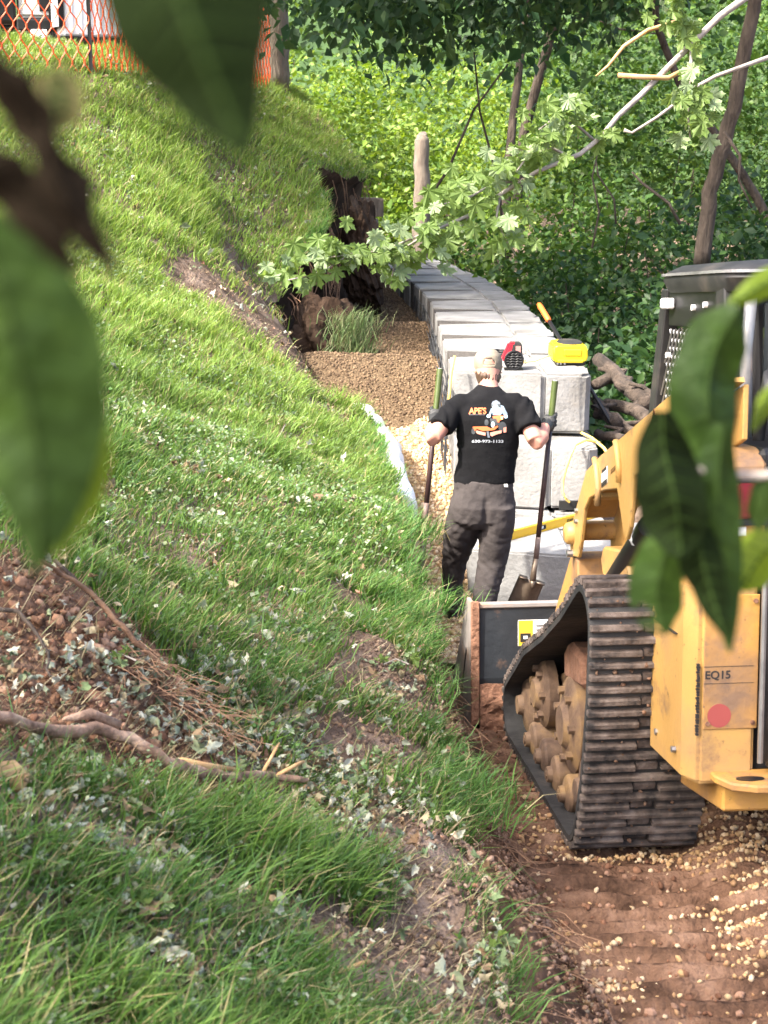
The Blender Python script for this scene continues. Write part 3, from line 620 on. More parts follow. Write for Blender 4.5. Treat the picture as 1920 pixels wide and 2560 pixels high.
mb = MB(); mb.tube([(-.44, -.23, 1.5), (-.445, -.23, 1.8), (-.42, -.2, 2.0)], .022, 8); mb.obj('rear_guard_bar', M['chrome'], LD, smooth=True)
mb = MB(); mb.tube([(-.46, -.5, 1.66), (-.44, -.44, 1.72), (-.43, -.36, 1.6), (-.43, -.3, 1.42), (-.46, -.26, 1.2)], .02, 8); mb.tube([(-.42, -.52, 1.62), (-.4, -.44, 1.68), (-.385, -.34, 1.5), (-.4, -.28, 1.3)], .016, 8); mb.obj('hydraulic_hose', M['blackdust'], LD, smooth=True)
# ---------------------------------------------------------------- lift arms
armp = [(-.6, 1.725), (.585, 1.36), (.811, 1.28), (1.02, 1.074), (1.105, .985), (1.091, .882), (.945, .9), (.9, .975), (.84, 1.115), (.75, 1.175), (.52, 1.235), (.293, 1.27), (.19, 1.12), (.15, 1.1), (.1, 1.155), (.048, 1.345), (-.6, 1.555)]
inp = [(-.6, 1.7), (.58, 1.35), (.8, 1.27), (1.0, 1.07), (1.085, .985), (1.07, .86), (.96, .8), (.86, .86), (.8, 1.05), (.7, 1.14), (.48, 1.2), (.0, 1.33), (-.6, 1.53)]
for s in (1, -1):
    def X(v): return v*s
    mb = MB(); mb.prism(armp, X(-.745), X(-.728), 'x'); ar = mb.obj('lift_arm', M['cat'], LD, bevel=.004)
    mb = MB(); mb.prism(inp, X(-.575), X(-.558), 'x'); mb.obj('arm_inner_plate', M['cat'], ar, bevel=.003)
    mb = MB()
    for (a, b) in (((-.6, 1.722), (.585, 1.357)), ((.585, 1.357), (.811, 1.277)), ((.811, 1.277), (1.02, 1.071))):
        mb.prism([a, b, (b[0]-.01, b[1]-.014), (a[0]-.01, a[1]-.014)], X(-.7275), X(-.5755), 'x')
    mb.prism([(.6, 1.2), (.75, 1.165), (.76, 1.178), (.6, 1.215)], X(-.7275), X(-.5755), 'x')
    mb.obj('arm_top_plate', M['cat'], ar)
    mb = MB(); mb.prism([(.0, 1.38), (.52, 1.25), (.52, 1.235), (.0, 1.36)], X(-.7275), X(-.5755), 'x'); mb.obj('arm_bottom_plate', M['cat'], ar)
    mb = MB(); mb.cyl((X(-.727), 1.03, 1.0), (X(-.576), 1.03, 1.0), .042, 18); mb.obj('cross_tube', M['cat'], ar, smooth=True, auto=40)
    b = MB(); b.lathe([(0, -.02), (.035, -.02), (.045, -.012), (.05, .012), (0, .012)], Matrix.Translation((X(-.757), 1.06, .985))@Matrix.Rotation(s*PI/2, 4, 'Y'), 20); b.obj('pivot_boss', M['cat'], ar, smooth=True, auto=40)
    for (y, z) in ((.965, 1.095), (.965, 1.05)):
        b = MB(); b.cyl((X(-.757), y, z), (X(-.745), y, z), .011, 6); b.obj('bolt', M['steel'], ar)
    b = MB(); b.cyl((X(-.77), 1.05, .9), (X(-.74), 1.05, .9), .016, 8); b.obj('pin', M['steel'], ar)
    b = MB(); b.tube([(X(-.75), .64, 1.345), (X(-.752), .6, 1.32), (X(-.752), .56, 1.24), (X(-.752), .575, 1.17)], .013, 8); b.obj('weld_bead', M['cat'], ar, smooth=True); b = MB(); b.tube([(X(-.75), .3, 1.445), (X(-.752), .27, 1.42), (X(-.752), .24, 1.36), (X(-.75), .24, 1.3)], .013, 8); b.obj('weld_bead', M['cat'], ar, smooth=True)
    b = MB(); b.prism([(.44, 1.275), (.53, 1.245), (.53, 1.31), (.44, 1.34)], X(-.7475), X(-.7455), 'x'); b.obj('warning_decal', M['decal'], ar)
    b = MB(); b.prism([(.44, 1.275), (.53, 1.245), (.53, 1.262), (.44, 1.292)], X(-.7485), X(-.7477), 'x'); b.prism([(.45, 1.325), (.525, 1.3), (.525, 1.312), (.45, 1.337)], X(-.7485), X(-.7477), 'x'); b.obj('decal_print', M['print'], ar)
    b = MB(); b.prism([(.3, 1.345), (.385, 1.315), (.385, 1.33), (.3, 1.36)], X(-.7475), X(-.7455), 'x'); b.obj('arm_slot', mat('slot', [(.16,.08,.02)]), ar)
    b = MB(); b.prism([(-.24, 1.55), (-.16, 1.53), (-.2, 1.6)], X(-.7475), X(-.7455), 'x'); b.obj('hazard_decal', M['red'], ar)
    # lower arm, link to the coupler
    mb = MB(); mb.prism([(1.0, .88), (1.11, .9), (1.62, .42), (1.66, .2), (1.52, .16), (1.45, .34), (.98, .78)], X(-.735), X(-.585), 'x'); mb.obj('lower_arm', M['catdirty'], LD, bevel=.008)
    mb = MB(); mb.prism([(.42, .92), (.5, 1.0), (.86, .96), (.9, .9), (.86, .84), (.7, .82), (.58, .76), (.5, .7), (.42, .74)], X(-.66), X(-.56), 'x'); mb.obj('coupler_guide', M['cat'], LD, bevel=.01)
    mb = MB(); mb.cyl((X(-.66), .15, 1.15), (X(-.62), 1.0, .72), .042, 14); mb.obj('lift_cylinder', M['black'], LD, smooth=True, auto=40)
    mb = MB(); mb.cyl((X(-.62), .98, .73), (X(-.61), 1.3, .56), .022, 12); mb.obj('piston_rod', M['steel'], LD, smooth=True, auto=40)
b = MB(); b.lathe([(0, -.045), (.03, -.04), (.045, -.01), (.045, .015), (.025, .04), (0, .045)], Matrix.Translation((-.66, .28, 1.1)), 14); b.obj('wrapped_fitting', M['white'], LD, smooth=True)
# ---------------------------------------------------------------- bucket
bk = MB(); bx = 1.06
back = [(1.705, .55), (1.7, .2), (1.73, .02), (1.8, -.09), (2.5, -.15), (2.5, -.135), (1.81, -.07), (1.75, .03), (1.72, .2), (1.725, .55)]
bk.prism(back, -bx, bx, 'x'); bo = bk.obj('bucket', M['bucket'], LD, bevel=.004)
for s in (-1, 1):
    mb = MB(); mb.prism([(1.69, .56), (1.69, .0), (1.78, -.1), (2.52, -.155), (2.55, -.12), (2.2, .2), (1.86, .56)], s*1.061, s*1.08, 'x'); sp_ = mb.obj('side_plate', M['bucketside'], bo, bevel=.004)
    mb = MB(); mb.prism([(1.68, .57), (1.68, -.02), (1.71, -.02), (1.71, .57)], s*1.045, s*1.084, 'x'); mb.obj('corner_rib', M['mud'], bo, bevel=.004)
    mb = MB(); mb.prism([(1.86, .3), (1.88, .31), (2.04, .06), (2.02, .05)], s*1.0815, s*1.083, 'x'); mb.obj('wear_slot', M['black'], bo)
mb = MB(); mb.box((-1.06, 1.695, .535), (1.06, 1.74, .56)); mb.obj('top_edge', M['bucketside'], bo, bevel=.005)
mb = MB(); mb.box((-.86, 1.7, .35), (-.655, 1.703, .475)); dc = mb.obj('warning_decal', M['decal'], bo)
mb = MB(); mb.box((-.858, 1.698, .352), (-.79, 1.6995, .473)); mb.obj('decal_panel', M['yellowdecal'], bo)
mb = MB(); mb.box((-.85, 1.6965, .37), (-.8, 1.6975, .412)); mb.obj('decal_pictogram', M['print'], bo)
mb = MB(); mb.box((-.835, 1.6952, .385), (-.815, 1.696, .4)); mb.obj('decal_symbol', M['decal'], bo)
mb = MB(); mb.box((-.64, 1.7, .35), (-.45, 1.703, .475)); mb.obj('warning_decal', M['decal'], bo)
mb = MB()
for k in range(4): mb.box((-.775, 1.6965, .445-k*.02), (-.68+.01*(k % 2), 1.6975, .449-k*.02))
mb.obj('decal_text', M['print'], bo)
md = MB(); md.box((-1.042, 1.682, -.06), (-.6, 1.71, .17)); me = md.mesh('caked_mud')
bm = bmesh.new(); bm.from_mesh(me); bmesh.ops.subdivide_edges(bm, edges=bm.edges, cuts=14, use_grid_fill=True)
vv = np.array([v.co for v in bm.verts]); dn = fbm3(vv, 22, 3, 1); dl = fbm3(vv, 7, 2, 5)
for v, a, b in zip(bm.verts, dn, dl):
    v.co.y -= max(0, (.5+b*1.2)*.022+a*.04)*(1 if v.co.y < 1.7 else 0)*float(sstep(.17, .08, v.co.z+b*.1)); v.co.y += .022*float(sstep(.1, .17, v.co.z+b*.12))
    v.co.z += a*.03
bm.to_mesh(me); bm.free(); link('caked_mud', me, M['mud'], bo)
# ================================================================== person
def remesh(mb, name, vox=.01, smooth_it=4, extra=None):
    me = mb.mesh('tmp'); o = bpy.data.objects.new('tmp', me); COL.objects.link(o)
    md = o.modifiers.new('r', 'REMESH'); md.mode = 'VOXEL'; md.voxel_size = vox; md.use_smooth_shade = True
    sm = o.modifiers.new('s', 'SMOOTH'); sm.factor = .5; sm.iterations = smooth_it
    dg = bpy.context.evaluated_depsgraph_get(); dg.update(); r = bpy.data.meshes.new_from_object(o.evaluated_get(dg)); r.name = name
    bpy.data.objects.remove(o); bpy.data.meshes.remove(me)
    r.polygons.foreach_set('use_smooth', np.ones(len(r.polygons), bool)); return r
def displace(me, fn):
    n = len(me.vertices); co = np.zeros(n*3); me.vertices.foreach_get('co', co); co = co.reshape(-1, 3)
    no = np.zeros(n*3); me.vertices.foreach_get('normal', no); no = no.reshape(-1, 3)
    me.vertices.foreach_set('co', (co+no*fn(co)[:, None]).ravel()); me.update()
YP = 8.75
def V3(px, py, Y=YP): return P(px, py, Y)
def ring(px, py, Y, hw, hd, tilt=0): return (V3(px, py, Y), Vector((hw, 0, 0)), Vector((0, hd, tilt)))
def limb(mb, pts, seg=18, ex=2.0):
    """pts: (vec, radius) chain as loft with rings square to the path"""
    n = len(pts); rings = []
    for i, (p, r) in enumerate(pts):
        t = (Vector(pts[min(i+1, n-1)][0])-Vector(pts[max(i-1, 0)][0])).normalized()
        a = t.cross(Vector((0, 1, 0)));
        if a.length < .2: a = t.cross(Vector((1, 0, 0)))
        a.normalize(); b = t.cross(a).normalized(); rx, ry = r if isinstance(r, tuple) else (r, r)
        rings.append((p, a*rx, b*ry))
    mb.loft(rings, seg, ex=ex)
person = thing('person', 'worker in black t-shirt and beige cap walking with two shovels, seen from behind', 'person', (V3(1195, 1500).x, YP, .08))
PO = Vector(person.location)
def plink(name, me, m, parent=person, **k):
    if parent is person: me.transform(Matrix.Translation(-PO))
    return link(name, me, m, parent, **k)
shL, shR = V3(1142, 1008, 8.78), V3(1302, 1004, 8.78)
elL, elR = V3(1083, 1098, 8.62), V3(1338, 1106, 8.62)
haL, haR = V3(1085, 1040, 8.86), V3(1374, 1050, 8.86)
# ---- body (skin)
b = MB()
b.loft([ring(1222, 1150, 8.76, .13, .08), ring(1222, 1050, 8.78, .14, .085), ring(1222, 1000, 8.8, .12, .08), ring(1222, 980, 8.82, .075, .07), ring(1222, 966, 8.85, .058, .06), ring(1221, 945, 8.88, .06, .065), ring(1220, 930, 8.91, .074, .085), ring(1220, 912, 8.93, .079, .096), ring(1220, 895, 8.93, .076, .094), ring(1220, 882, 8.93, .058, .075), ring(1220, 875, 8.93, .02, .03)], 24)
hc = V3(1220, 915, 8.93)
b.loft([(hc+Vector((0, .09, -.05)), Vector((.05, 0, 0)), Vector((0, .02, .04))), (hc+Vector((0, .1, -.1)), Vector((.035, 0, 0)), Vector((0, .02, .03)))], 12)   # face and jaw
b.loft([(hc+Vector((0, .09, -.03)), Vector((.016, 0, 0)), Vector((0, 0, .03))), (hc+Vector((0, .125, -.04)), Vector((.014, 0, 0)), Vector((0, 0, .012)))], 10) # nose
for s in (-1, 1):
    e = hc+Vector((s*.08, -.005, -.035)); b.loft([(e, Vector((.006, 0, 0)), Vector((0, .012, .026))), (e+Vector((s*.014, -.008, .002)), Vector((.004, 0, 0)), Vector((0, .018, .032))), (e+Vector((s*.02, -.012, .004)), Vector((.002, 0, 0)), Vector((0, .014, .026)))], 12)
def arm(sh, el, ha, s):
    mid = sh.lerp(el, .5); limb(b, [(sh, .042), (mid, .052), (sh.lerp(el, .8), .05), (el+Vector((0, -.005, .01)), .047)])
    limb(b, [(el+Vector((0, -.012, -.012)), .042), (el.lerp(ha, .25)+Vector((s*.012, 0, 0)), .051), (el.lerp(ha, .45), .046), (el.lerp(ha, .62), .038), (el.lerp(ha, .7), .034)])
arm(shL, elL, haL, -1); arm(shR, elR, haR, 1)
hipL, hipR = V3(1165, 1265, 8.76), V3(1248, 1262, 8.74)
knL, knR = V3(1138, 1395, 8.98), V3(1232, 1400, 8.78)
anL, anR = V3(1134, 1500, 9.05), V3(1208, 1535, 8.72)
for h_, k_, a_ in ((hipL, knL, anL), (hipR, knR, anR)): limb(b, [(h_, .07), (k_, .05), (a_, .035)])
b.loft([ring(1207, 1265, 8.76, .12, .08), ring(1215, 1200, 8.76, .12, .08), ring(1222, 1140, 8.76, .12, .08)], 20)
plink('body', remesh(b, 'body', .011, 4), M['skin'])
# ---- trousers
b = MB()
b.loft([ring(1209, 1196, 8.765, .172, .115, .0), ring(1208, 1225, 8.765, .182, .125), ring(1206, 1262, 8.755, .196, .135), ring(1205, 1300, 8.76, .19, .12), ring(1205, 1318, 8.77, .15, .09)], 28, ex=2.5)
limb(b, [(V3(1166, 1255, 8.76), (.105, .12)), (V3(1157, 1310, 8.82), (.108, .115)), (V3(1147, 1360, 8.9), (.098, .1)), (V3(1138, 1402, 8.97), (.078, .085)), (V3(1133, 1440, 9.0), (.07, .08)), (V3(1133, 1480, 9.03), (.066, .078)), (V3(1133, 1520, 9.05), (.072, .08))], 22)
limb(b, [(V3(1248, 1255, 8.74), (.105, .12)), (V3(1243, 1310, 8.76), (.108, .115)), (V3(1236, 1360, 8.78), (.1, .1)), (V3(1230, 1402, 8.79), (.088, .092)), (V3(1222, 1440, 8.77), (.082, .088)), (V3(1214, 1480, 8.75), (.078, .085)), (V3(1208, 1525, 8.73), (.074, .088)), (V3(1205, 1556, 8.72), (.078, .09))], 22)
me = remesh(b, 'trousers', .009, 3)
def tw(co):
    x, y, z = co.T; kz = np.exp(-((z-.55)/.22)**2)+.5*np.exp(-((z-.15)/.15)**2)
    f1 = np.sin((z*1.0+x*.9+fbm(x*6, z*6, 2, 1)*.5)*62)*.0018*(.3+kz); f2 = np.sin((z*.8-x*1.3+fbm(x*5, z*7, 2, 8)*.5)*51)*.0018*(.3+kz)
    seam = -.022*np.exp(-((x-.61)/.02)**2)*sstep(8.72, 8.6, y)*sstep(.6, .7, z)*sstep(1.0, .9, z)
    return f1+f2+fbm3(co, 11, 4, 3)*.016+seam
displace(me, tw); tr_ = plink('trousers', me, M['trouser'])
b = MB(); b.loft([ring(1209, 1200, 8.765, .178, .121), ring(1209, 1213, 8.765, .181, .123)], 30, cap=False, ex=2.5); plink('belt', b.mesh('belt', smooth=True), M['trouser'])
b = MB(); b.box(V3(1264, 1214, 8.61)-Vector((.008, .02, .004)), V3(1264, 1214, 8.61)+Vector((.012, .02, .005))); plink('pocket_tag', b.mesh('pocket_tag'), M['decal'])
# ---- shirt
b = MB()
b.loft([ring(1212, 1208, 8.765, .184, .125, -.008), ring(1215, 1180, 8.765, .18, .122), ring(1221, 1130, 8.765, .178, .122), ring(1222, 1085, 8.77, .185, .128), ring(1222, 1045, 8.775, .198, .128), ring(1222, 1015, 8.785, .2, .115), ring(1222, 995, 8.795, .165, .1), ring(1222, 980, 8.81, .1, .085), ring(1222, 968, 8.83, .067, .072), ring(1222, 964, 8.835, .063, .068)], 30, ex=2.35)
for sh, el, s in ((shL, elL, -1), (shR, elR, 1)):
    limb(b, [(sh+Vector((-s*.09, 0, .005)), (.05, .07)), (sh+Vector((-s*.03, 0, -.004)), (.062, .075)), (sh+Vector((s*.012, -.004, -.022)), (.066, .075)), (sh.lerp(el, .4), (.07, .074)), (sh.lerp(el, .62), (.075, .078)), (sh.lerp(el, .68), (.077, .08))], 22)
me = remesh(b, 'shirt', .009, 9)
def sw(co):
    x, y, z = co.T; xm = PO.x+.05
    low = sstep(1.2, .98, z); f1 = np.sin((z*1.0+(x-xm)*.55+fbm(x*5, z*5, 2, 1)*.3)*55)*.004*low
    arm_ = sstep(.14, .2, np.abs(x-xm)); f2 = np.sin((z*1.2-np.abs(x-xm)*1.4+fbm(x*6, z*6, 2, 4)*.4)*44)*.0045*arm_
    return f1+f2+fbm3(co, 7, 3, 7)*.02
displace(me, sw)
bv = BVHTree.FromPolygons([v.co.copy() for v in me.vertices], [tuple(p.vertices) for p in me.polygons])
shirt = plink('shirt', me, M['shirt'])
# printed graphic, laid on the back of the shirt
def on_back(px, py, off=.0025):
    o = P(px, py, 7.5); h = bv.ray_cast(o, Vector(ray(px, py)))
    return (h[0]+h[1]*off*(1 if h[1].y < 0 else -1)) if h[0] is not None else P(px, py, 8.62)
def zz(zx, zy): return 1140+zx/10.37, 980+zy/10.37
def patch(name, poly, m, off=.0025):
    bm = bmesh.new(); vs = [bm.verts.new((*zz(*q), 0)) for q in poly]; bm.faces.new(vs)
    bmesh.ops.triangulate(bm, faces=bm.faces)
    for _ in range(2): bmesh.ops.subdivide_edges(bm, edges=[e for e in bm.edges if e.calc_length() > 6], cuts=1)
    bmesh.ops.triangulate(bm, faces=bm.faces)
    for v in bm.verts: v.co = on_back(v.co.x, v.co.y, off)-PO
    r = bpy.data.meshes.new(name); bm.to_mesh(r); bm.free(); return link(name, r, m, shirt)
def ell(cx, cy, rx, ry, n=18, a0=0): return [(cx+rx*math.cos(2*PI*i/n), cy+ry*math.sin(2*PI*i/n)) for i in range(n)]
po = mat('print orange', [(.7,.16,.05)], rough=.7); pc = mat('print coral', [(.72,.3,.22)], rough=.7); pb_ = mat('print pale blue', [(.42,.62,.72)], rough=.7); pg = mat('print grey', [(.13,.15,.18)], rough=.7); pd = mat('print dark grey', [(.045,.05,.055)], rough=.7); ps = mat('print slate', [(.19,.25,.32)], rough=.7); py_ = mat('print tan', [(.72,.45,.2)], rough=.7); pw = mat('print white', [(.33,.35,.38)], rough=.7)
patch('print_wheel', ell(1200, 900, 105, 130), pd, .002); patch('print_wheel', ell(790, 790, 55, 80), pd, .002); patch('print_wheel', ell(455, 1010, 55, 85), pd, .002)
patch('print_engine', [(880,690),(1100,680),(1160,860),(920,880)], pd, .002)
patch('print_arm', [(910,420),(980,440),(900,600),(860,660),(800,650),(850,560)], ps, .0025); patch('print_arm', [(1150,340),(1230,370),(1280,470),(1330,560),(1330,650),(1240,620),(1180,500)], ps, .0025)
patch('print_torso', [(930,430),(1150,400),(1200,560),(1150,600),(950,600)], ps, .003); patch('print_head', ell(1030, 350, 120, 110), pd, .0028)
patch('print_chest', [(940,490),(1000,470),(1030,500),(1150,430),(1175,470),(1100,540),(1000,560),(945,540)], pb_, .0036); patch('print_face', ell(1020, 395, 72, 68), pb_, .0036)
patch('print_cap', [(915,320),(950,250),(1040,215),(1130,270),(1150,320),(1040,300),(960,340)], pg, .004)
patch('print_hand', ell(845, 625, 52, 45), pb_, .0036); patch('print_hand', ell(1285, 635, 50, 50), pb_, .0036)
patch('print_panel', [(945,630),(1130,600),(1225,620),(1215,710),(1130,740),(1120,790),(1070,780),(1050,700),(960,690)], po, .0042); patch('print_panel', [(1150,640),(1220,630),(1210,715),(1160,715)], py_, .0048)
patch('print_boot', ell(955, 840, 48, 75), pb_, .0036)
patch('print_deck', [(430,900),(480,890),(800,890),(900,940),(1080,870),(1090,900),(1000,980),(850,1000),(700,1010),(540,950),(500,1010)], po, .004); patch('print_deck', [(530,990),(770,1050),(760,1130),(560,1080),(520,1040)], pc, .004); patch('print_deck', [(880,1050),(1040,1010),(1180,990),(1180,1060),(1040,1100),(930,1150),(890,1120)], pc, .004); patch('print_deck', [(1220,930),(1300,900),(1300,1040),(1230,1050)], pc, .004)
patch('print_mast', [(790,1020),(840,1010),(880,1180),(820,1180)], pg, .0045)
def back_text(s, zx, zy, wpx, hpx, m, name):
    t = text_mesh(s, 1.0, 0.0, .03); co = np.array([v.co for v in t.vertices]); mn, mx = co.min(0), co.max(0)
    bm = bmesh.new(); bm.from_mesh(t); bmesh.ops.triangulate(bm, faces=bm.faces)
    for v in bm.verts:
        u = (v.co.x-mn[0])/(mx[0]-mn[0])-.5; w_ = (v.co.y-mn[1])/(mx[1]-mn[1])-.5
        v.co = on_back(*zz(zx+u*wpx, zy-w_*hpx), .004)-PO
    bm.to_mesh(t); bm.free(); return link(name, t, m, shirt)
back_text("APE'S", 560, 490, 450, 170, po, 'lettering')
patch('print_underline', [(340,575),(755,580),(755,605),(340,600)], pd, .003)
back_text("630-973-1133", 820, 1275, 810, 78, pw, 'phone_lettering')
# ---- cap and hair
b = MB(); rings = []
for (py, hw, hd, dy) in ((925, .083, .1, .012), (912, .087, .106, .006), (898, .085, .104, .0), (886, .074, .092, 0), (877, .054, .07, 0), (872, .03, .04, 0), (870.5, .008, .01, 0)):
    rings.append((V3(1220, py, 8.935+dy), Vector((hw, 0, 0)), Vector((0, hd, .012 if py > 890 else 0))))
R3 = []
for i in range(len(rings)-1):
    for t in (0, .34, .67): R3.append(tuple(Vector(rings[i][q]).lerp(Vector(rings[i+1][q]), t) for q in range(3)))
R3.append(rings[-1]); b.loft(R3, 72, cap=False); b.f.append(tuple(len(b.v)-72+k for k in range(72)))
me = b.mesh('cap', smooth=True); bm = bmesh.new(); bm.from_mesh(me)
oc = V3(1222, 905, 8.84)
kill = [f for f in bm.faces if f.calc_center_median().y < 8.9 and ((f.calc_center_median().x-oc.x)/.036)**2+((f.calc_center_median().z-oc.z+.012)/.034)**2 < 1 and f.calc_center_median().z > oc.z-.016]
bmesh.ops.delete(bm, geom=kill, context='FACES'); bmesh.ops.solidify(bm, geom=bm.faces, thickness=.003)
for f in bm.faces: f.smooth = True
bm.to_mesh(me); bm.free(); cp_ = plink('cap', me, M['cap'])
b = MB(); n = 14; rr = []
for i in range(n):
    a = -2.55+(-.59+2.55)*i/(n-1); rr.append(Vector((V3(1220, 905, 8.94).x+.0865*math.cos(a), 8.94+.1065*math.sin(a), V3(1220, 914, 8.84).z)))
vs = []; fs = []
for i, q in enumerate(rr): vs += [q+Vector((0, 0, -.011)), q+Vector((0, 0, .011))]
for i in range(n-1): fs.append((2*i, 2*i+2, 2*i+3, 2*i+1))
b.add(vs, fs); st = b.mesh('strap'); st.transform(Matrix.Translation(-PO)); bm = bmesh.new(); bm.from_mesh(st); bmesh.ops.solidify(bm, geom=bm.faces, thickness=-.004); bm.to_mesh(st); bm.free(); link('strap', st, M['cap'], cp_)
b = MB(); hcx = V3(1220, 905, 8.94).x
b.loft([(Vector((hcx, 9.03, hc.z-.02)), Vector((.075, 0, 0)), Vector((0, .02, .02))), (Vector((hcx, 9.12, hc.z-.05)), Vector((.07, 0, 0)), Vector((0, .01, .006))), (Vector((hcx, 9.13, hc.z-.055)), Vector((.05, 0, 0)), Vector((0, .004, .004)))], 20); bl_ = b.mesh('bill', smooth=True); bl_.transform(Matrix.Translation(-PO)); link('bill', bl_, M['cap'], cp_)
b = MB(); b.loft([ring(1220, 884, 8.94, .045, .055), ring(1220, 900, 8.94, .066, .082), ring(1220, 918, 8.935, .074, .09), ring(1220, 934, 8.91, .08, .093), ring(1221, 948, 8.895, .077, .078), ring(1221, 959, 8.885, .064, .064), ring(1221, 965, 8.88, .045, .05)], 36)
me = remesh(b, 'hair', .006, 2)
displace(me, lambda co: np.sin((co[:, 0]*1.0+fbm(co[:, 0]*18, co[:, 2]*10, 2, 3)*.12)*260)*.0025+fbm3(co, 22, 3, 5)*.018)
bm = bmesh.new(); bm.from_mesh(me); bmesh.ops.delete(bm, geom=[v for v in bm.verts if v.co.y > 8.99], context='VERTS'); bm.to_mesh(me); bm.free(); plink('hair', me, M['hair'])
# ---- boots
for a_, s in ((anL, 0), (anR, 0)):
    z = a_.z-.06; b = MB()
    b.loft([(Vector((a_.x, a_.y, z+.09)), Vector((.045, 0, 0)), Vector((0, .05, 0))), (Vector((a_.x, a_.y+.01, z+.02)), Vector((.048, 0, 0)), Vector((0, .065, 0))), (Vector((a_.x, a_.y+.05, z-.02)), Vector((.05, 0, 0)), Vector((0, .12, 0))), (Vector((a_.x, a_.y+.06, z-.06)), Vector((.052, 0, 0)), Vector((0, .145, 0))), (Vector((a_.x, a_.y+.06, z-.075)), Vector((.054, 0, 0)), Vector((0, .148, 0)))], 20)
    plink('boot', b.mesh('boot', smooth=True), M['boot'])
# ---- shovels and gloves
def pole_pts(t, bt): return t, bt
LT, LB = V3(1100, 922, 8.93), V3(1061, 1312, 8.7)
RT, RB = V3(1388, 952, 8.93), V3(1339, 1405, 8.8)
haxL = LT.lerp(LB, .31); haxR = RT.lerp(RB, .23)
def glove(c, axis, fore, s):
    """c on the pole, axis = pole direction (up), fore = direction to the wrist"""
    ax = axis.normalized(); w_ = (fore-ax*fore.dot(ax)).normalized(); sd = ax.cross(w_).normalized(); r = .017+.013
    b = MB()
    pc_ = c+w_*(r+.018)                                          # palm
    b.loft([(pc_-ax*.048, w_*.019, sd*.031), (pc_-ax*.02, w_*.025, sd*.042), (pc_+ax*.02, w_*.025, sd*.043), (pc_+ax*.045, w_*.018, sd*.033)], 16, ex=2.6)
    for k, (o, ln) in enumerate(((-.036, .8), (-.012, 1.0), (.013, 1.0), (.037, .92))):   # four fingers wrap the pole
        pts = []
        for i in range(7):
            a = R_(20+ (225*ln)*i/6); pts.append(c+ax*(o*.98)+w_*(r*math.cos(a)*1.05)+sd*(s*r*math.sin(a)*1.08))
        limb(b, [(p, .0145-.0006*i) for i, p in enumerate(pts)], 10)
    pts = [pc_+ax*.03-sd*s*.022, c+ax*.052+w_*.012-sd*s*.03, c+ax*.058-w_*.015-sd*s*.024, c+ax*.05-w_*.03-sd*s*.004]   # thumb from the side of the palm
    limb(b, [(p, .0135-.001*i) for i, p in enumerate(pts)], 10)
    wr = c+w_*.02; limb(b, [(pc_, .033), (pc_+fore.normalized()*.05, .039), (pc_+fore.normalized()*.085, .041)], 16)   # cuff
    me = remesh(b, 'glove', .0042, 2); plink('glove', me, M['glove'])
glove(haxL, LT-LB, elL-haxL, 1); glove(haxR, RT-RB, elR-haxR, -1)
def shovel(name, T, B, label, blade, gripfrac):
    t = thing(name, label, 'shovel', B); d = T-B
    b = MB(); b.tube([d*1.0, d*(1-gripfrac*.5), d*(1-gripfrac)], [.0195, .019, .018], 12); b.obj('grip_sleeve', M['fibre'], t, smooth=True, auto=50)
    b = MB(); b.cyl(d*1.0, d*1.003, .012, 10); b.obj('cut_end', M['white'], t)
    b = MB(); b.tube([d*(1-gripfrac-.002), d*.45, d*.14], [.0155, .0155, .016], 12); b.obj('shaft', M['handle'], t, smooth=True)
    b = MB(); b.tube([d*.1395, d*.02], [.0165, .017], 12); b.obj('worn_shaft', M['worn'], t, smooth=True)
    return t
s1 = shovel('shovel', LT, LB, 'shovel with green grip and dark shaft in the left glove', False, .3)
q0 = LB-LB; b = MB(); b.tube([Vector((0, 0, .01)), Vector((-.02, -.02, -.3)), Vector((-.035, -.03, -.48))], [.017, .02, .014], 10); b.obj('socket', M['spade'], s1, smooth=True)
def blade(t, top, w_, h_, tilt, yaw=0.0):
    n, m_ = 9, 9; vs = []
    for i in range(n):
        for j in range(m_):
            u = j/(m_-1)*2-1; v_ = i/(n-1); x = u*w_/2*(1+.03*v_); z = -v_*h_; y = .03*(u*u)+v_*.02-.012*math.exp(-(u*4)**2)*(1-v_); vs.append((x, y, z))
    fs = [(i*m_+j, i*m_+j+1, (i+1)*m_+j+1, (i+1)*m_+j) for i in range(n-1) for j in range(m_-1)]
    b = MB(); b.add(vs, fs); b.box((-w_/2, -.012, -.004), (-.03, .035, .004)); b.box((.03, -.012, -.004), (w_/2, .035, .004)); me = b.mesh('blade', smooth=True)
    bm = bmesh.new(); bm.from_mesh(me); bmesh.ops.solidify(bm, geom=bm.faces, thickness=.0035); bm.to_mesh(me); bm.free()
    o = link('blade', me, M['spade'], t); o.location = top; o.rotation_euler = (tilt, yaw, 0); return o
blade(s1, Vector((-.035, -.03, -.48)), .19, .26, -.1)
s2 = shovel('spade', RT, RB, 'square-bladed spade with green grip held in the right glove', True, .26)
j = V3(1332, 1452, 8.78)-RB; b = MB(); b.tube([(RT-RB)*.02, V3(1335, 1425, 8.8)-RB, j], [.0175, .018, .02], 12); b.tube([j, j+Vector((.0, -.006, -.05))], [.019, .008], 10); b.obj('socket', M['spade'], s2, smooth=True)
blade(s2, j+Vector((-.004, .004, .0)), .165, .2, .1, .33)
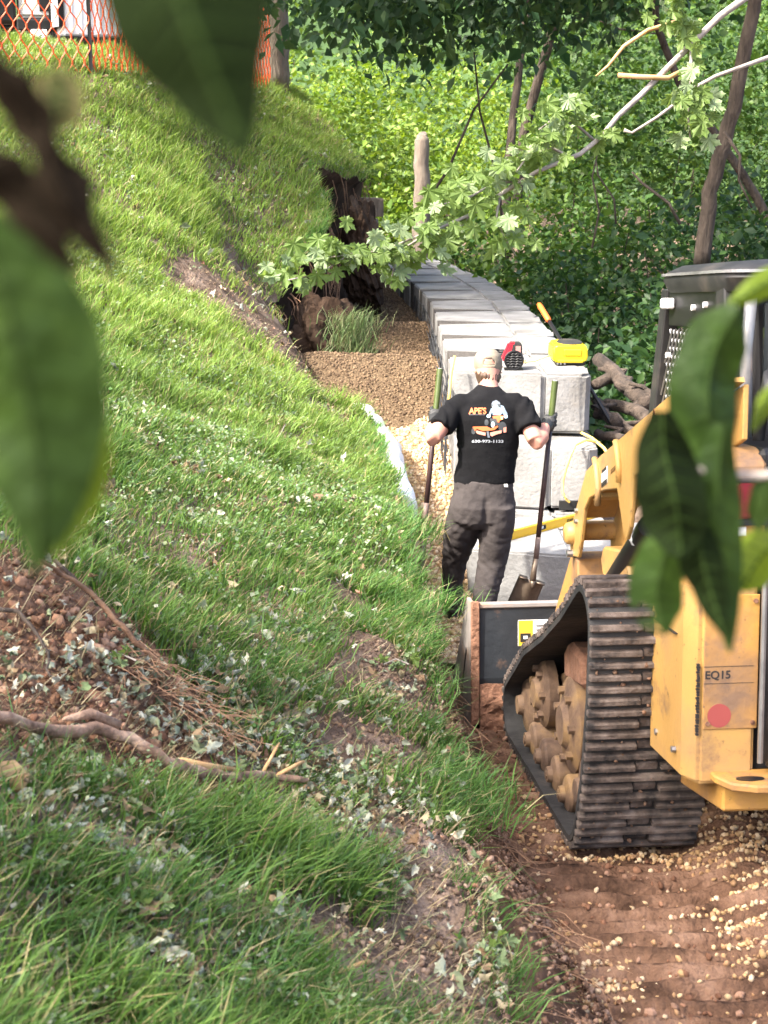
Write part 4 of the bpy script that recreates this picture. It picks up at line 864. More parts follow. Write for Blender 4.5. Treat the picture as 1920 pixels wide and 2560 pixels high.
# ================================================================== trees, shrubs, maple branch
def rot_frames(nrm, n):
    nrm = nrm/np.linalg.norm(nrm, axis=1)[:, None]; a = RNG.normal(size=(n, 3)); a -= nrm*(a*nrm).sum(1)[:, None]; a /= np.linalg.norm(a, axis=1)[:, None]
    return nrm, a, np.cross(nrm, a)
def leaf_mesh(name, pos, size, pal, up=.55, droop=.25, aspect=.62, lum=.25, tsh=None):
    """many small folded leaves as one mesh; pal (k,3) tints"""
    n = len(pos); nr = RNG.normal(size=(n, 3)); nr[:, 2] = np.abs(nr[:, 2])*.6+up; nr, t, b = rot_frames(nr, n)
    t[:, 2] -= droop; t /= np.linalg.norm(t, axis=1)[:, None]; b = np.cross(nr, t); b /= np.linalg.norm(b, axis=1)[:, None]; nr = np.cross(t, b)
    s = (np.asarray(size)*np.exp(RNG.normal(size=n)*.25))[:, None]; w_ = s*aspect*.5
    v = np.stack([pos, pos+t*s*.42-b*w_+nr*s*.1, pos+t*s, pos+t*s*.42+b*w_+nr*s*.1, pos+t*s*.5-nr*s*.03], 1).reshape(-1, 3)
    i = np.arange(n)[:, None]*5; f = np.concatenate([i+np.array([[0, 4, 2, 1]]), i+np.array([[0, 3, 2, 4]])])
    c = pal[RNG.integers(0, len(pal), n)]*(1+RNG.uniform(-lum, lum, (n, 1)))
    return np_mesh(name, v, [f], np.repeat(np.clip(c, 0, 1), 5, 0))
def clumps(c, r, k, m, cr, flat=.7, hollow=.35):
    """k sub-clumps of m leaves inside an ellipsoid"""
    d = RNG.normal(size=(k, 3)); d /= np.linalg.norm(d, axis=1)[:, None]; rad = hollow+(1-hollow)*RNG.random(k)**.6
    cc = np.array(c)+d*rad[:, None]*np.array(r); p = np.repeat(cc, m, 0)+RNG.normal(size=(k*m, 3))*cr*np.array([1, 1, flat]); return p, cc
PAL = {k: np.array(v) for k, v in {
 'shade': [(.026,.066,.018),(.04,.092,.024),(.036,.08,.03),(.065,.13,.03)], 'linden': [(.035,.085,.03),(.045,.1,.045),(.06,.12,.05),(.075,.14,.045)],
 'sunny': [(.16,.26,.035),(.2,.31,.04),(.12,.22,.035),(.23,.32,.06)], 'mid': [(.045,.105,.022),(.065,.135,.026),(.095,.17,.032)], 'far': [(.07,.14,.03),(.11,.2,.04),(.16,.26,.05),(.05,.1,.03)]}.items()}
def trunk_mesh(name, pts, rs, seg=12):
    pts = [Vector(p) for p in pts]; out = []; rr = []
    for i in range(len(pts)-1):
        for t in np.linspace(0, 1, 6)[:-1]: out.append(pts[i].lerp(pts[i+1], t)+Vector((random.uniform(-1, 1), random.uniform(-1, 1), 0))*rs[i]*.12); rr.append(rs[i]+(rs[i+1]-rs[i])*t)
    out.append(pts[-1]); rr.append(rs[-1]); mb = MB(); mb.tube(out, rr, seg); return mb.mesh(name, smooth=True)
def tree(name, label, cat, pts, rs, crowns, leaf, pal, group=None, m=None, cr=.32, per=26, limbs=5, droop=.35):
    o = Vector(pts[0]); t = thing(name, label, cat, o, group=group); loc = [Vector(p)-o for p in pts]
    link('trunk', trunk_mesh('trunk', loc, rs), m or M['bark'], t)
    P_ = []
    for (c, r, k) in crowns:
        p, cc = clumps(Vector(c)-o, r, k, per, cr); P_.append(p)
        for q in cc[:limbs]:
            a = loc[-1].lerp(loc[-2], random.random()*.5); q = Vector(q); mid = a.lerp(q, .5)+Vector((0, 0, -.15)); mb = MB(); mb.tube([a, mid, q], [rs[-1]*.55, rs[-1]*.3, .012], 6); mb.obj('branch', m or M['bark'], t, smooth=True)
    if P_: link('crown', leaf_mesh('crown', np.concatenate(P_), leaf, PAL[pal], droop=droop), M['leaf'], t)
    return t
# overhanging linden, upper middle
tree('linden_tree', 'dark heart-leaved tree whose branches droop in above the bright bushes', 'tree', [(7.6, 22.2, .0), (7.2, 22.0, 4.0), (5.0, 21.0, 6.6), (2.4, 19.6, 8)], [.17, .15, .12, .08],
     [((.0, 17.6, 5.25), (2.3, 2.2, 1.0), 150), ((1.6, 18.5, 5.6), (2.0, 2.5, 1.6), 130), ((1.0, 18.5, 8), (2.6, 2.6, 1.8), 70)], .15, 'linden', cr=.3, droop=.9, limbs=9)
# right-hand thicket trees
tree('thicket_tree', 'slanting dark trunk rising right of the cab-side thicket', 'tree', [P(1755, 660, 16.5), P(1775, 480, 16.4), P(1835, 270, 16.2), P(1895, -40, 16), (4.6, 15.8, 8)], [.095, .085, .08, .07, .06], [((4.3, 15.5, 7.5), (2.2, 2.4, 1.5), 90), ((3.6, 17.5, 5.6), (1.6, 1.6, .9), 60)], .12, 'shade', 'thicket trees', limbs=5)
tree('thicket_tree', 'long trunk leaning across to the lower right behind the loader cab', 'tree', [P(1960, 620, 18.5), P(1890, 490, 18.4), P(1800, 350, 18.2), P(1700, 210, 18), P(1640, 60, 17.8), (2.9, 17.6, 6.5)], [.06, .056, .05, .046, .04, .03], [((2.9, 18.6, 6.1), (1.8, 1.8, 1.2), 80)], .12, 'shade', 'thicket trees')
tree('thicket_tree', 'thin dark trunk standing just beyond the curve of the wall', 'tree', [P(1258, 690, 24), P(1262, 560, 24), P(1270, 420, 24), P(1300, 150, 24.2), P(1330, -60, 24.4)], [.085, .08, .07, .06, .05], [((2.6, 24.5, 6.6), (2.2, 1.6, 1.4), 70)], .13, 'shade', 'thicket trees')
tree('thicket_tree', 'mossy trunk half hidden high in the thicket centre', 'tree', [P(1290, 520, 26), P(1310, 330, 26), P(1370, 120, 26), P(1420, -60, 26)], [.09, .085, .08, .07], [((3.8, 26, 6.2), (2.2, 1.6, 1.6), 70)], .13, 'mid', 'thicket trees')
shrub_later = [(6.2, 21, 2.6)]
# broken stump
st_ = thing('tree_stump', 'tall broken grey stump among the bright bushes', 'stump', P(1052, 640, 25)); link('trunk', trunk_mesh('trunk', [Vector((0, 0, -.3)), P(1055, 500, 25)-P(1052, 640, 25), P(1054, 352, 25)-P(1052, 640, 25), P(1056, 334, 25)-P(1052, 640, 25)], [.16, .135, .12, .07]), M['barkpale'], st_)
# thin saplings crossing the thicket
for i, (pa, pb2, r) in enumerate([((1262, 640, 20), (1185, 130, 19.5), .02), ((1480, 620, 18), (1495, 380, 18), .014), ((1540, 560, 18.5), (1490, 400, 18.5), .014), ((1700, 560, 17), (1580, 430, 17), .02), ((1810, 330, 15), (1880, 520, 15), .018), ((1030, 560, 19), (1270, 160, 18), .02)]):
    a, b = P(*pa), P(*pb2); mb = MB(); mb.tube([a, a.lerp(b, .35)+Vector((.06, 0, .03)), a.lerp(b, .7)+Vector((-.05, 0, .05)), b], [r, r*.9, r*.75, r*.5], 7)
    mb.obj('sapling', M['bark'], smooth=True, label=['bare stem bending over the far bend of the wall', 'upright dark sapling in the shaded thicket, the straighter of two', 'slanting dark sapling beside the straight one in the thicket', 'leaning bare pole left of the big slanting trunk', 'thin twig hanging over the cab-side thicket', 'long grey stem arching above the wall end'][i], cat='sapling', group='saplings in the thicket')
# shrubs
def shrub(x, y, z, r, h, pal, label, group, k=46, per=26, leaf=.085, cr=.2):
    t = thing('shrub', label, 'shrub', (x, y, z), group=group)
    p, cc = clumps((0, 0, h*.5), (r, r, h*.5), k, per, cr, hollow=.25); p = p[p[:, 2] > -.1]
    link('foliage', leaf_mesh('foliage', p, leaf, PAL[pal]), M['leaf'], t)
    for q in cc[:3]:
        mb = MB(); mb.tube([(0, 0, -.2), Vector(q)*.5+Vector((0, 0, .1)), q], [.02, .014, .006], 5); mb.obj('stem', M['bark'], t)
def lbs(x, y):
    if y < 14 : return 'low shrub crowding behind the dead wood pile', 'low shrubs behind the dead wood'
    if x < 2.7: return 'leafy shrub growing right along the back of the wall', 'shrubs along the back of the wall'
    if y < 19: return 'shaded shrub in the thicket left of the loader cab roof', 'shaded shrubs near the cab'
    return 'tall shrub deep in the shaded thicket behind the tree trunks', 'deep thicket shrubs'
LBs = 'leafy green shrub in the shaded thicket behind the wall'; LBy = 'bright yellow-green bush in the sunlit gap beyond the bank'
for (x, y, r, h) in [(2.3,13.2,.45,.8),(2.9,12.4,.55,1.0),(2.5,14.4,.7,1.3),(3.3,13.6,.7,1.6),(2.3,16,.6,1.5),(3.2,15.6,.8,1.9),(4.3,14.6,.9,2.1),(2.4,18.2,.8,1.9),(3.4,17.8,.9,2.3),(4.6,17,1.0,2.5),(2.0,20.6,.8,2.0),(3.0,20.5,1.0,2.6),(4.4,20,1.0,2.8),(5.9,19,1.1,3),(2.2,23.4,1.0,2.6),(3.6,23.5,1.1,3),(5.4,23,1.2,3.4),(7.4,23.5,1.3,3.4),(1.2,25.4,.8,1.8),(4.2,12.2,.7,1.0),(5.4,15.2,1,2.4)]:
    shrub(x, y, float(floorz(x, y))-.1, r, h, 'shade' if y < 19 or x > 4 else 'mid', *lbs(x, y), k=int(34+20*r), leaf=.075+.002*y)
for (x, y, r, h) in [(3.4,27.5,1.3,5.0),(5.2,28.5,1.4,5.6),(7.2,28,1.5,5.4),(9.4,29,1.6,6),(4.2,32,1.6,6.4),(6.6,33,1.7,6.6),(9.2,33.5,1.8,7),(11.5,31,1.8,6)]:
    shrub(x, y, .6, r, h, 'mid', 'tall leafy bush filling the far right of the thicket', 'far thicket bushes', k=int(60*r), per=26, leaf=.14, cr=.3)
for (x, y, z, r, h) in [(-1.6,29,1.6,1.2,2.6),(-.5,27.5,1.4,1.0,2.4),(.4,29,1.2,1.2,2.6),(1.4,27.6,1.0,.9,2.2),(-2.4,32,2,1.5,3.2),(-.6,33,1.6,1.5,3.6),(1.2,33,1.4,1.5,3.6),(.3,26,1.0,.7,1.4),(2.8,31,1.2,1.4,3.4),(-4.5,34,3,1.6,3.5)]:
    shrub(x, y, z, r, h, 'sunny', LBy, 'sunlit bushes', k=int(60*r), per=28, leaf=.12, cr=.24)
# far woods (one mass) and the hillside behind them
n = 110000; px_ = RNG.uniform(-26, 30, n); py_2 = RNG.uniform(36, 47, n); pz_ = RNG.uniform(-1, 13, n)
keep = fbm(px_*.35+3, pz_*.45, 3, 41)+.22 > RNG.random(n)*.35; pz_ += fbm(px_*.4, py_2*.4, 2, 3)*2
link('distant_woods', leaf_mesh('distant_woods', np.stack([px_, py_2, pz_], 1)[keep], .21, PAL['far']), M['leaf'], label='mass of green woodland closing the view behind everything', cat='woods', kind='stuff')
hx = np.linspace(-90, 90, 60); hy = np.linspace(47, 90, 20); HX, HY = np.meshgrid(hx, hy, indexing='ij'); link('hillside', grid_mesh('hillside', HX, HY, -1+(HY-47)*.75+fbm(HX*.1, HY*.1, 3)*8), mat('wooded hillside', [(.012,.03,.008),(.03,.065,.015),(.06,.11,.025)], .8, .95, coord='World'), kind='structure')
# shade tree left of the camera: its canopy shades the near bank and the loader's rear
tree('shade_tree', 'broad maple overhead left of the viewpoint, shading the near bank', 'tree', [(-6.2, .9, 2.8), (-6.0, .9, 6), (-5.7, .8, 9), (-5.4, .8, 11)], [.3, .26, .2, .12], [((-5.6, .4, 9.2), (2.5, 3.0, 1.6), 46), ((-6.2, -.6, 11), (2.6, 3.0, 1.3), 20), ((-3.6, .6, 7.6), (1.5, 2.0, .9), 16)], .2, 'mid', cr=.45, per=24)
tree('unseen_crest_tree', 'unseen tree added on the bank crest to shade the far wall', 'tree', [(-5.2, 14.2, 3.3), (-5.0, 14.2, 5.4), (-4.4, 14.2, 7), (-3.6, 14.3, 8.2)], [.2, .17, .13, .08], [((-3.0, 14.2, 7.0), (1.5, 2.6, 1.0), 130), ((-3.4, 16.4, 8.0), (1.6, 2.4, 1.0), 110)], .16, 'mid', cr=.35, per=26)  # out-of-view tree added, its crown placed to shade the far wall
# ---------------------------------------------------------------- silver maple with the near hanging branch
def maple_leaf_mesh(seed):
    r = random.Random(seed); out = []
    lob = [(-152, .42), (-100, .62), (-48, .92), (0, 1.0), (48, .92), (100, .62), (152, .42)]
    for i, (a, L) in enumerate(lob):
        a = R_(a); L *= 1+r.uniform(-.08, .08)
        def pt(da, f): return (math.sin(a+R_(da))*L*f, math.cos(a+R_(da))*L*f)
        if i: 
            am = R_((lob[i][0]+lob[i-1][0])/2); out.append((math.sin(am)*.4, math.cos(am)*.4))
        out += [pt(-17, .58), pt(-20, .74), pt(-9, .78), pt(0, 1.0), pt(9, .78), pt(20, .74), pt(17, .58)]
    n = len(out); vs = [(0, 0, 0)]
    for (x, y) in out:
        d = math.hypot(x, y); vs.append((x*.5, y*.5+.0, -.16*d*d*.5+.05*math.sin(x*9+seed)))
    me = bpy.data.meshes.new('leaf'); me.from_pydata(vs, [], [(0, 1+i, 1+(i+1) % n) for i in range(n-1)]); me.materials.append(M['mapleleaf'] if seed % 6 else M['mapleback'])
    return me
ML_ = [maple_leaf_mesh(i) for i in range(8)]
smt = thing('silver_maple', 'silver maple whose pale branch hangs across the view from the right', 'tree', (4.6, 8.6, 0))
so_ = Vector((4.6, 8.6, 0)); link('trunk', trunk_mesh('trunk', [Vector((0, 0, -.2)), Vector((-.1, 0, 3)), Vector((-.3, .1, 5.5)), Vector((-.5, 0, 8))], [.2, .17, .14, .09]), M['bark'], smt)
_p, _cc = clumps(Vector((.8, 13.2, 8.4))-so_, (2.4, 2.6, 1.0), 190, 26, .36); link('crown', leaf_mesh('crown', _p, .15, PAL['mid']), M['leaf'], smt)  # unseen crown added over the wall to shade the right-hand thicket
for _q in _cc[:7]:
    mb = MB(); mb.tube([Vector((-.4, 0, 6.5)), Vector(_q)*.5+Vector((0, 0, 3.4)), _q], [.07, .04, .012], 6); mb.obj('limb', M['bark'], smt, smooth=True)
nleaf = 0
def spray(name, pix, rads, leaves, seedp, mat_=None):
    global nleaf
    pts = [P(*q)-so_ for q in pix]; mb = MB(); mb.tube(pts, rads, 8); br = mb.obj(name, mat_ or M['twig'], smt, smooth=True)
    rr = random.Random(seedp); n = len(pts)-1
    for k in range(int(leaves*1.28)):
        t = rr.random()**.75*n; i = min(int(t), n-1); p = pts[i].lerp(pts[i+1], t-i); p += Vector((rr.gauss(0, .055), rr.gauss(0, .07), rr.gauss(.03, .05)))
        o = link('leaf', ML_[rr.randrange(8)], None, br); o.location = p; s = rr.uniform(.105, .175); o.scale = (s, s, s)
        o.rotation_euler = (rr.gauss(-1.95, .45), rr.gauss(0, .35), rr.gauss(.2, .7)); nleaf += 1
    return br
spray('branch', [(1940,-60,7.6),(1800,40,7.55),(1680,158,7.5),(1600,240,7.4),(1545,290,7.3),(1500,345,7.2),(1450,385,7.1),(1400,405,7.05),(1340,430,7.0),(1260,480,6.95),(1180,535,6.9),(1100,570,6.8),(1020,600,6.75),(950,630,6.7)], [.019,.017,.015,.014,.0125,.0115,.011,.01,.0095,.009,.008,.007,.005,.003], 0, 1)
spray('twig', [(1490,355,7.2),(1440,310,7.15),(1380,300,7.1),(1340,330,7.05)], [.008,.006,.005,.003], 26, 2)
spray('twig', [(1430,395,7.05),(1380,370,7.05),(1320,390,7.0),(1290,430,6.95)], [.008,.006,.005,.003], 26, 3)
spray('twig', [(1300,455,7.0),(1240,455,6.95),(1180,490,6.9),(1110,510,6.8)], [.007,.006,.005,.003], 30, 4)
spray('twig', [(1250,490,6.95),(1240,550,6.92),(1265,600,6.9),(1290,640,6.9)], [.006,.005,.004,.003], 15, 5)
spray('twig', [(1120,560,6.8),(1060,590,6.8),(1010,620,6.78),(960,660,6.75)], [.006,.005,.004,.003], 22, 6)
spray('twig', [(1180,530,6.9),(1140,580,6.88),(1100,610,6.85),(1075,640,6.84)], [.006,.005,.004,.003], 16, 7)
spray('twig', [(1010,605,6.75),(990,640,6.75),(980,690,6.74),(975,720,6.73)], [.005,.004,.003,.003], 10, 8)
spray('twig', [(960,630,6.7),(900,630,6.68),(850,640,6.66),(760,650,6.62)], [.005,.004,.003,.003], 18, 9)
spray('twig', [(860,645,6.66),(820,670,6.64),(770,690,6.62),(720,700,6.6)], [.004,.004,.003,.003], 16, 10)
spray('twig', [(1720,120,7.5),(1700,40,7.5),(1660,20,7.5),(1640,-30,7.5)], [.01,.008,.006,.004], 16, 11)
spray('twig', [(1730,100,7.5),(1725,200,7.48),(1720,280,7.45),(1725,345,7.45)], [.01,.008,.006,.004], 34, 12)
spray('bare_twig', [(1690,55,7.6),(1620,75,7.6),(1560,115,7.6),(1520,165,7.6),(1490,190,7.6)], [.011,.01,.009,.007,.004], 0, 13, M['wood'])
spray('bare_twig', [(1545,188,7.4),(1600,192,7.4),(1670,195,7.45),(1720,170,7.5)], [.012,.012,.012,.011], 0, 14, M['wood'])
spray('bare_twig', [(1560,325,8),(1580,332,8),(1640,295,8),(1680,265,8),(1720,228,8),(1790,190,8),(1930,140,8)], [.01,.007,.008,.008,.009,.01,.012], 0, 15)
# ================================================================== ground cover on the bank
bare = [(100,1620,.42),(270,1740,.34),(40,1780,.3),(180,1500,.2),(400,1790,.2),(330,1650,.16),(520,740,.34),(600,800,.3),(700,860,.22),(760,930,.22),(830,1030,.2),(790,990,.2),(960,1700,.22),(1060,1740,.22),(930,1620,.14),(880,1840,.14),(1000,2080,.16),(1120,2160,.22),(1190,2300,.25),(1240,2420,.25),(1210,2530,.2),(850,2350,.1),(960,2440,.2),(1050,2330,.16),(400,2450,.08),(880,1530,.16),(1010,1880,.12),(620,1950,.12),(1080,2520,.14)]
BR = [(*hit(px, py), r) for px, py, r in bare]
def dens(X, Y):
    d = np.ones_like(X)
    for (bx_, by_, r) in BR:
        rr = np.hypot(X-bx_, (Y-by_)*.75)/r+fbm(X*7, Y*7, 2, 51)*.9; d *= sstep(.75, 1.15, rr)
    t = edgex(Y)-X; d *= 1-sstep(11.2, 12, Y)*sstep(15.0, 14.6, Y)*sstep(.62, .42, t+fbm(X*6, Y*6, 2, 57)*.25)*.97
    pt_ = sstep(-.13, .09, fbm(X*3.1, Y*3.1, 3, 55)); nr_ = sstep(7.5, 5, Y)
    return d*((.5+.5*pt_)*(1-nr_)+nr_*(.05+.45*pt_))
def in_view(X, Y, Z, mx=.42):
    D = Y*math.cos(TH)-(Z-CAM[2])*math.sin(TH); u = X/np.maximum(D, .1); v = (Y*math.sin(TH)+(Z-CAM[2])*math.cos(TH))/np.maximum(D, .1)
    return (np.abs(u) < mx) & (np.abs(v) < .47)
def sample_bank(n, ymin=1.9, ymax=23, pw=1.7):
    Y = ymin+(ymax-ymin)*RNG.random(n)**pw; t = RNG.random(n)**1.0*(.5+Y*.38); X = edgex(Y)-t+.01; Z = bankz(X, Y)-np.exp(-t/.05)*.05; k = in_view(X, Y, Z); return X[k], Y[k], Z[k]
def blades(name, X, Y, Z, h, w_, lean, cols, bend=.5):
    n = len(X); a = RNG.uniform(0, 2*PI, n); d = np.stack([np.cos(a), np.sin(a), 0*a], 1); s = np.stack([-np.sin(a), np.cos(a), 0*a], 1)
    base = np.stack([X, Y, Z-.005], 1); ld = RNG.normal(size=(n, 3))*.38; ld[:, 0] += lean; ld[:, 1] -= .1; ld[:, 2] = 1; ld /= np.linalg.norm(ld, axis=1)[:, None]
    b2 = np.copy(ld); b2[:, :2] += RNG.normal(size=(n, 2))*bend+np.array([lean*.8, -.12]); b2[:, 2] -= RNG.random(n)*.55; b2 /= np.linalg.norm(b2, axis=1)[:, None]
    H = h[:, None]; W = w_[:, None]*.5
    m1 = base+ld*H*.5; tip = m1+b2*H*.5
    v = np.stack([base-s*W, base+s*W, m1+s*W*.85, m1-s*W*.85, tip], 1).reshape(-1, 3); i = np.arange(n)[:, None]*5
    return np_mesh(name, v, [i+np.array([[0, 1, 2, 3]]), i+np.array([[3, 2, 4]])], np.repeat(np.clip(cols, 0, 1), 5, 0))
X, Y, Z = sample_bank(460000, pw=1.55); k = dens(X, Y) > RNG.random(len(X)); X, Y, Z = X[k], Y[k], Z[k]; n = len(X)
far = sstep(6.5, 12, Y)[:, None]; g0 = np.array([(.1,.195,.038),(.12,.225,.042),(.155,.26,.06),(.08,.165,.048)])[RNG.integers(0, 4, n)]; g1 = np.array([(.19,.3,.055),(.24,.35,.065),(.15,.26,.05),(.28,.37,.11)])[RNG.integers(0, 4, n)]  # sunlight on the upper bank is put into the brighter far tint
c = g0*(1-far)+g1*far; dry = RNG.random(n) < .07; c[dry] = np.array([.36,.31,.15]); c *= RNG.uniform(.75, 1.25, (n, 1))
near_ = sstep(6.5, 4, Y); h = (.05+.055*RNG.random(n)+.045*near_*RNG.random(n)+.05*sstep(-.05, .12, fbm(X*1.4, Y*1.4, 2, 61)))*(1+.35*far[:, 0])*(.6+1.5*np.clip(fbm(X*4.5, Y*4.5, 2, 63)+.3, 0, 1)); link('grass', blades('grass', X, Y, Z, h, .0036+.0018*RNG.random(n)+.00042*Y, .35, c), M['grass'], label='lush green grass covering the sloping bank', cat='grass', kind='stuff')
# tufts along the cut edge and on the bank
TX_, TY_, TH_ = [], [], []
def tuft(x, y, n, r, hh): TX_.append(x+RNG.normal(size=n)*r); TY_.append(y+RNG.normal(size=n)*r); TH_.append(hh*RNG.uniform(.5, 1.1, n))
for k in range(230):
    y = 2.4+RNG.random()**1.3*15; x = float(edgex(y))-RNG.random()*.12+.01
    if 11.5 < y < 14.9: continue
    if float(dens(np.array([x]), np.array([y]))[0]) > .25 or RNG.random() < .12: tuft(x, y, 46, .035, .13+.07*RNG.random())
for (px, py, nn, hh) in [(960,1520,260,.24),(1010,1560,200,.22),(930,1570,200,.2),(1100,1500,140,.18),(1050,1350,160,.18),(1165,1985,220,.17),(1120,1950,220,.17),(1195,2050,180,.15),(1080,2000,160,.17),(870,2230,220,.2),(800,2150,160,.18),(700,1700,260,.22),(760,1600,220,.22),(640,1760,220,.2),(300,2250,260,.2),(180,2440,260,.2),(520,2300,220,.2),(700,2450,260,.2),(620,2540,220,.2),(1000,2560,180,.16),(850,2540,160,.18),(150,1960,200,.18),(60,2200,220,.2),(420,2080,160,.18)]:
    x, y = hit(px, py); tuft(x, y, nn, .06, hh)
X = np.concatenate(TX_); Y = np.concatenate(TY_); Z = bankz(np.minimum(X, edgex(Y)-.005), Y)-.02; n = len(X); far = sstep(6.5, 12, Y)[:, None]
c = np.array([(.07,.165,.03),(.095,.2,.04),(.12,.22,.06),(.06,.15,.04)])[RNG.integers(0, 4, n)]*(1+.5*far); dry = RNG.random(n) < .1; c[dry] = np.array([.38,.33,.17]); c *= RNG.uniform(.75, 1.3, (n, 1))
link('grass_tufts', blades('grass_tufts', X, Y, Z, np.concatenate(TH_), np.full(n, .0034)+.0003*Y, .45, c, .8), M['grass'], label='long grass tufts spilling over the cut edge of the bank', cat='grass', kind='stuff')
# clover and small weeds: little round leaflets
X, Y, Z = sample_bank(150000); k = (dens(X, Y) > RNG.random(len(X))) & (fbm(X*1.1, Y*1.1, 3, 71)+.08 > RNG.random(len(X))*.25); X, Y, Z = X[k], Y[k], Z[k]; n = len(X)
pos = np.stack([X, Y, Z+.03+RNG.random(n)*.07], 1); pal = np.array([(.12,.2,.08),(.17,.25,.12),(.22,.29,.16),(.09,.18,.05),(.3,.34,.22)])
link('clover', leaf_mesh('clover', pos, .0085+.0012*Y, pal, up=.9, droop=.1, aspect=.95), M['grass'], label='small pale clover and weed leaves mixed through the grass', cat='clover', kind='stuff')
# wilted leaves and wood chips lying about
def crumple(seed):
    r = random.Random(seed); out = []
    for a, L in ((-140, .45), (-95, .8), (-45, .95), (0, 1.0), (45, .9), (95, .75), (140, .45)):
        if r.random() < .12: L *= .5
        L *= r.uniform(.75, 1.1); a = R_(a+r.uniform(-8, 8)); am = a-R_(22); out += [(math.sin(am)*.58, math.cos(am)*.58), (math.sin(a-.2)*L*.72, math.cos(a-.2)*L*.72), (math.sin(a)*L, math.cos(a)*L), (math.sin(a+.2)*L*.7, math.cos(a+.2)*L*.7)]
    k1, k2, ph = r.uniform(2.2, 5.0), r.uniform(-.5, .5), r.uniform(0, 6); v = [(0, 0, 0)]
    for x, y in out:
        ang = x*k1*1.2; v.append((math.sin(ang)/(k1*1.2), y*(.8+.1*math.sin(ph)), (1-math.cos(ang))/(k1*1.2)+k2*y*y*.5+.08*math.sin(7*y+ph)))
    n = len(out); return np.array(v), np.array([(0, 1+i, 1+(i+1) % n) for i in range(n)])
CR = [crumple(i) for i in range(6)]
def scatter(name, pos, size, pal, label, cat, up=.5):
    V_, F_, C2 = [], [], []; o = 0; which = RNG.integers(0, len(CR), len(pos)); size = np.broadcast_to(size, len(pos))
    for w2, (tv, tf) in enumerate(CR):
        k = which == w2; n = int(k.sum())
        if not n: continue
        nr = RNG.normal(size=(n, 3)); nr[:, 2] = np.abs(nr[:, 2])+up; nr, t, b = rot_frames(nr, n); fl = np.where(RNG.random(n) < .5, 1, -1)[:, None]; nr = nr*fl
        s = (size[k]*np.exp(np.clip(RNG.normal(size=n)*.4, -.9, .55)))[:, None, None]
        v = pos[k][:, None]+s*(tv[None, :, 0:1]*b[:, None]+tv[None, :, 1:2]*t[:, None]+tv[None, :, 2:3]*nr[:, None]); m_ = len(tv)
        V_.append(v.reshape(-1, 3)); F_.append((np.arange(n)[:, None, None]*m_+tf[None]).reshape(-1, 3)+o); o += n*m_
        c = pal[RNG.integers(0, len(pal), n)]*(1+RNG.uniform(-.18, .18, (n, 1))); C2.append(np.repeat(c, m_, 0))
    return link(name, np_mesh(name, np.concatenate(V_), [np.concatenate(F_)], np.clip(np.concatenate(C2), 0, 1)), M['litter'], label=label, cat=cat, kind='stuff')
def litter(name, pts, size, pal, label, cat, up=.35):
    scatter(name, pts, size, np.array(pal), label, cat, up)
L_ = []
for (px, py, nn, r) in [(520,1860,60,.09),(600,1800,60,.08),(680,1790,70,.09),(720,1860,80,.1),(640,1930,70,.09),(800,1960,80,.1),(870,1990,80,.09),(940,2010,60,.08),(760,2050,80,.1),(830,2090,80,.09),(680,2100,60,.09),(560,1740,40,.06),(700,1590,60,.05),(650,1620,36,.05),(480,1690,30,.06),(900,2130,36,.06),(120,2080,26,.05),(180,2290,30,.05),(340,2330,40,.06),(60,2240,26,.05),(520,2150,30,.05),(340,1670,40,.06),(250,1700,30,.06),(300,1760,30,.05),(1010,1690,20,.05),(990,1760,18,.04),(470,1180,26,.05),(500,1330,16,.04),(510,1390,14,.04),(380,990,14,.06),(300,800,20,.1),(160,780,20,.08),(250,860,20,.08),(1240,2400,36,.05),(1210,2480,30,.05),(700,2380,36,.06),(420,2480,40,.06),(560,2520,26,.05),(60,2500,40,.07),(120,2150,50,.09),(260,2200,50,.09),(420,2260,50,.09),(560,2400,50,.09),(240,2420,50,.09),(150,1900,40,.08),(60,1700,40,.08),(440,1850,60,.08),(380,2120,40,.07),(1000,2180,20,.05)]:
    x, y = hit(px, py); m_ = int(nn*1.2); L_.append(np.stack([x+RNG.normal(size=m_)*r, y+RNG.normal(size=m_)*r*1.3, RNG.random(m_)*.05+.005], 1))
X, Y, Z = sample_bank(2600); L_.append(np.stack([X, Y, .03+RNG.random(len(X))*.04], 1)); q = np.concatenate(L_); q[:, 2] += .012*sstep(6, 4, q[:, 1]); q[:, 0] = np.minimum(q[:, 0], edgex(q[:, 1])-.02); q[:, 2] += bankz(q[:, 0], q[:, 1])
litter('wilted_leaves', q, .018+.0022*q[:, 1], [(.26,.3,.2),(.34,.37,.27),(.42,.44,.34),(.15,.21,.1),(.22,.26,.14),(.5,.5,.41),(.34,.29,.18),(.26,.18,.1),(.2,.13,.075)], 'wilted silvery maple leaves strewn in drifts over the bank', 'leaves')
X, Y, Z = sample_bank(9000, ymax=18); k = (X > edgex(Y)-.9) | (RNG.random(len(X)) < .35); X, Y = X[k], Y[k]; q = np.stack([X, Y, bankz(X, Y)+.02+RNG.random(len(X))*.03], 1)
litter('dry_litter', q, .009+.0012*Y, [(.42,.3,.18),(.5,.4,.26),(.3,.2,.12),(.55,.47,.33),(.36,.2,.13)], 'dry tan leaf scraps and wood chips littering the soil', 'litter', .6)
# dry straw and thin twigs
X, Y, Z = sample_bank(11000, ymax=14, pw=1.9); n = len(X)
link('straw', blades('straw', X, Y, Z+.01+RNG.random(n)*.03, .05+.09*RNG.random(n), .0018+.0016*RNG.random(n)+.0002*Y, .9, np.array([(.36,.29,.16),(.45,.38,.24),(.22,.15,.09),(.3,.3,.16)])[RNG.integers(0, 4, n)], 1.6), M['grass'], label='dry straw and thin twigs lying through the grass', cat='straw', kind='stuff')
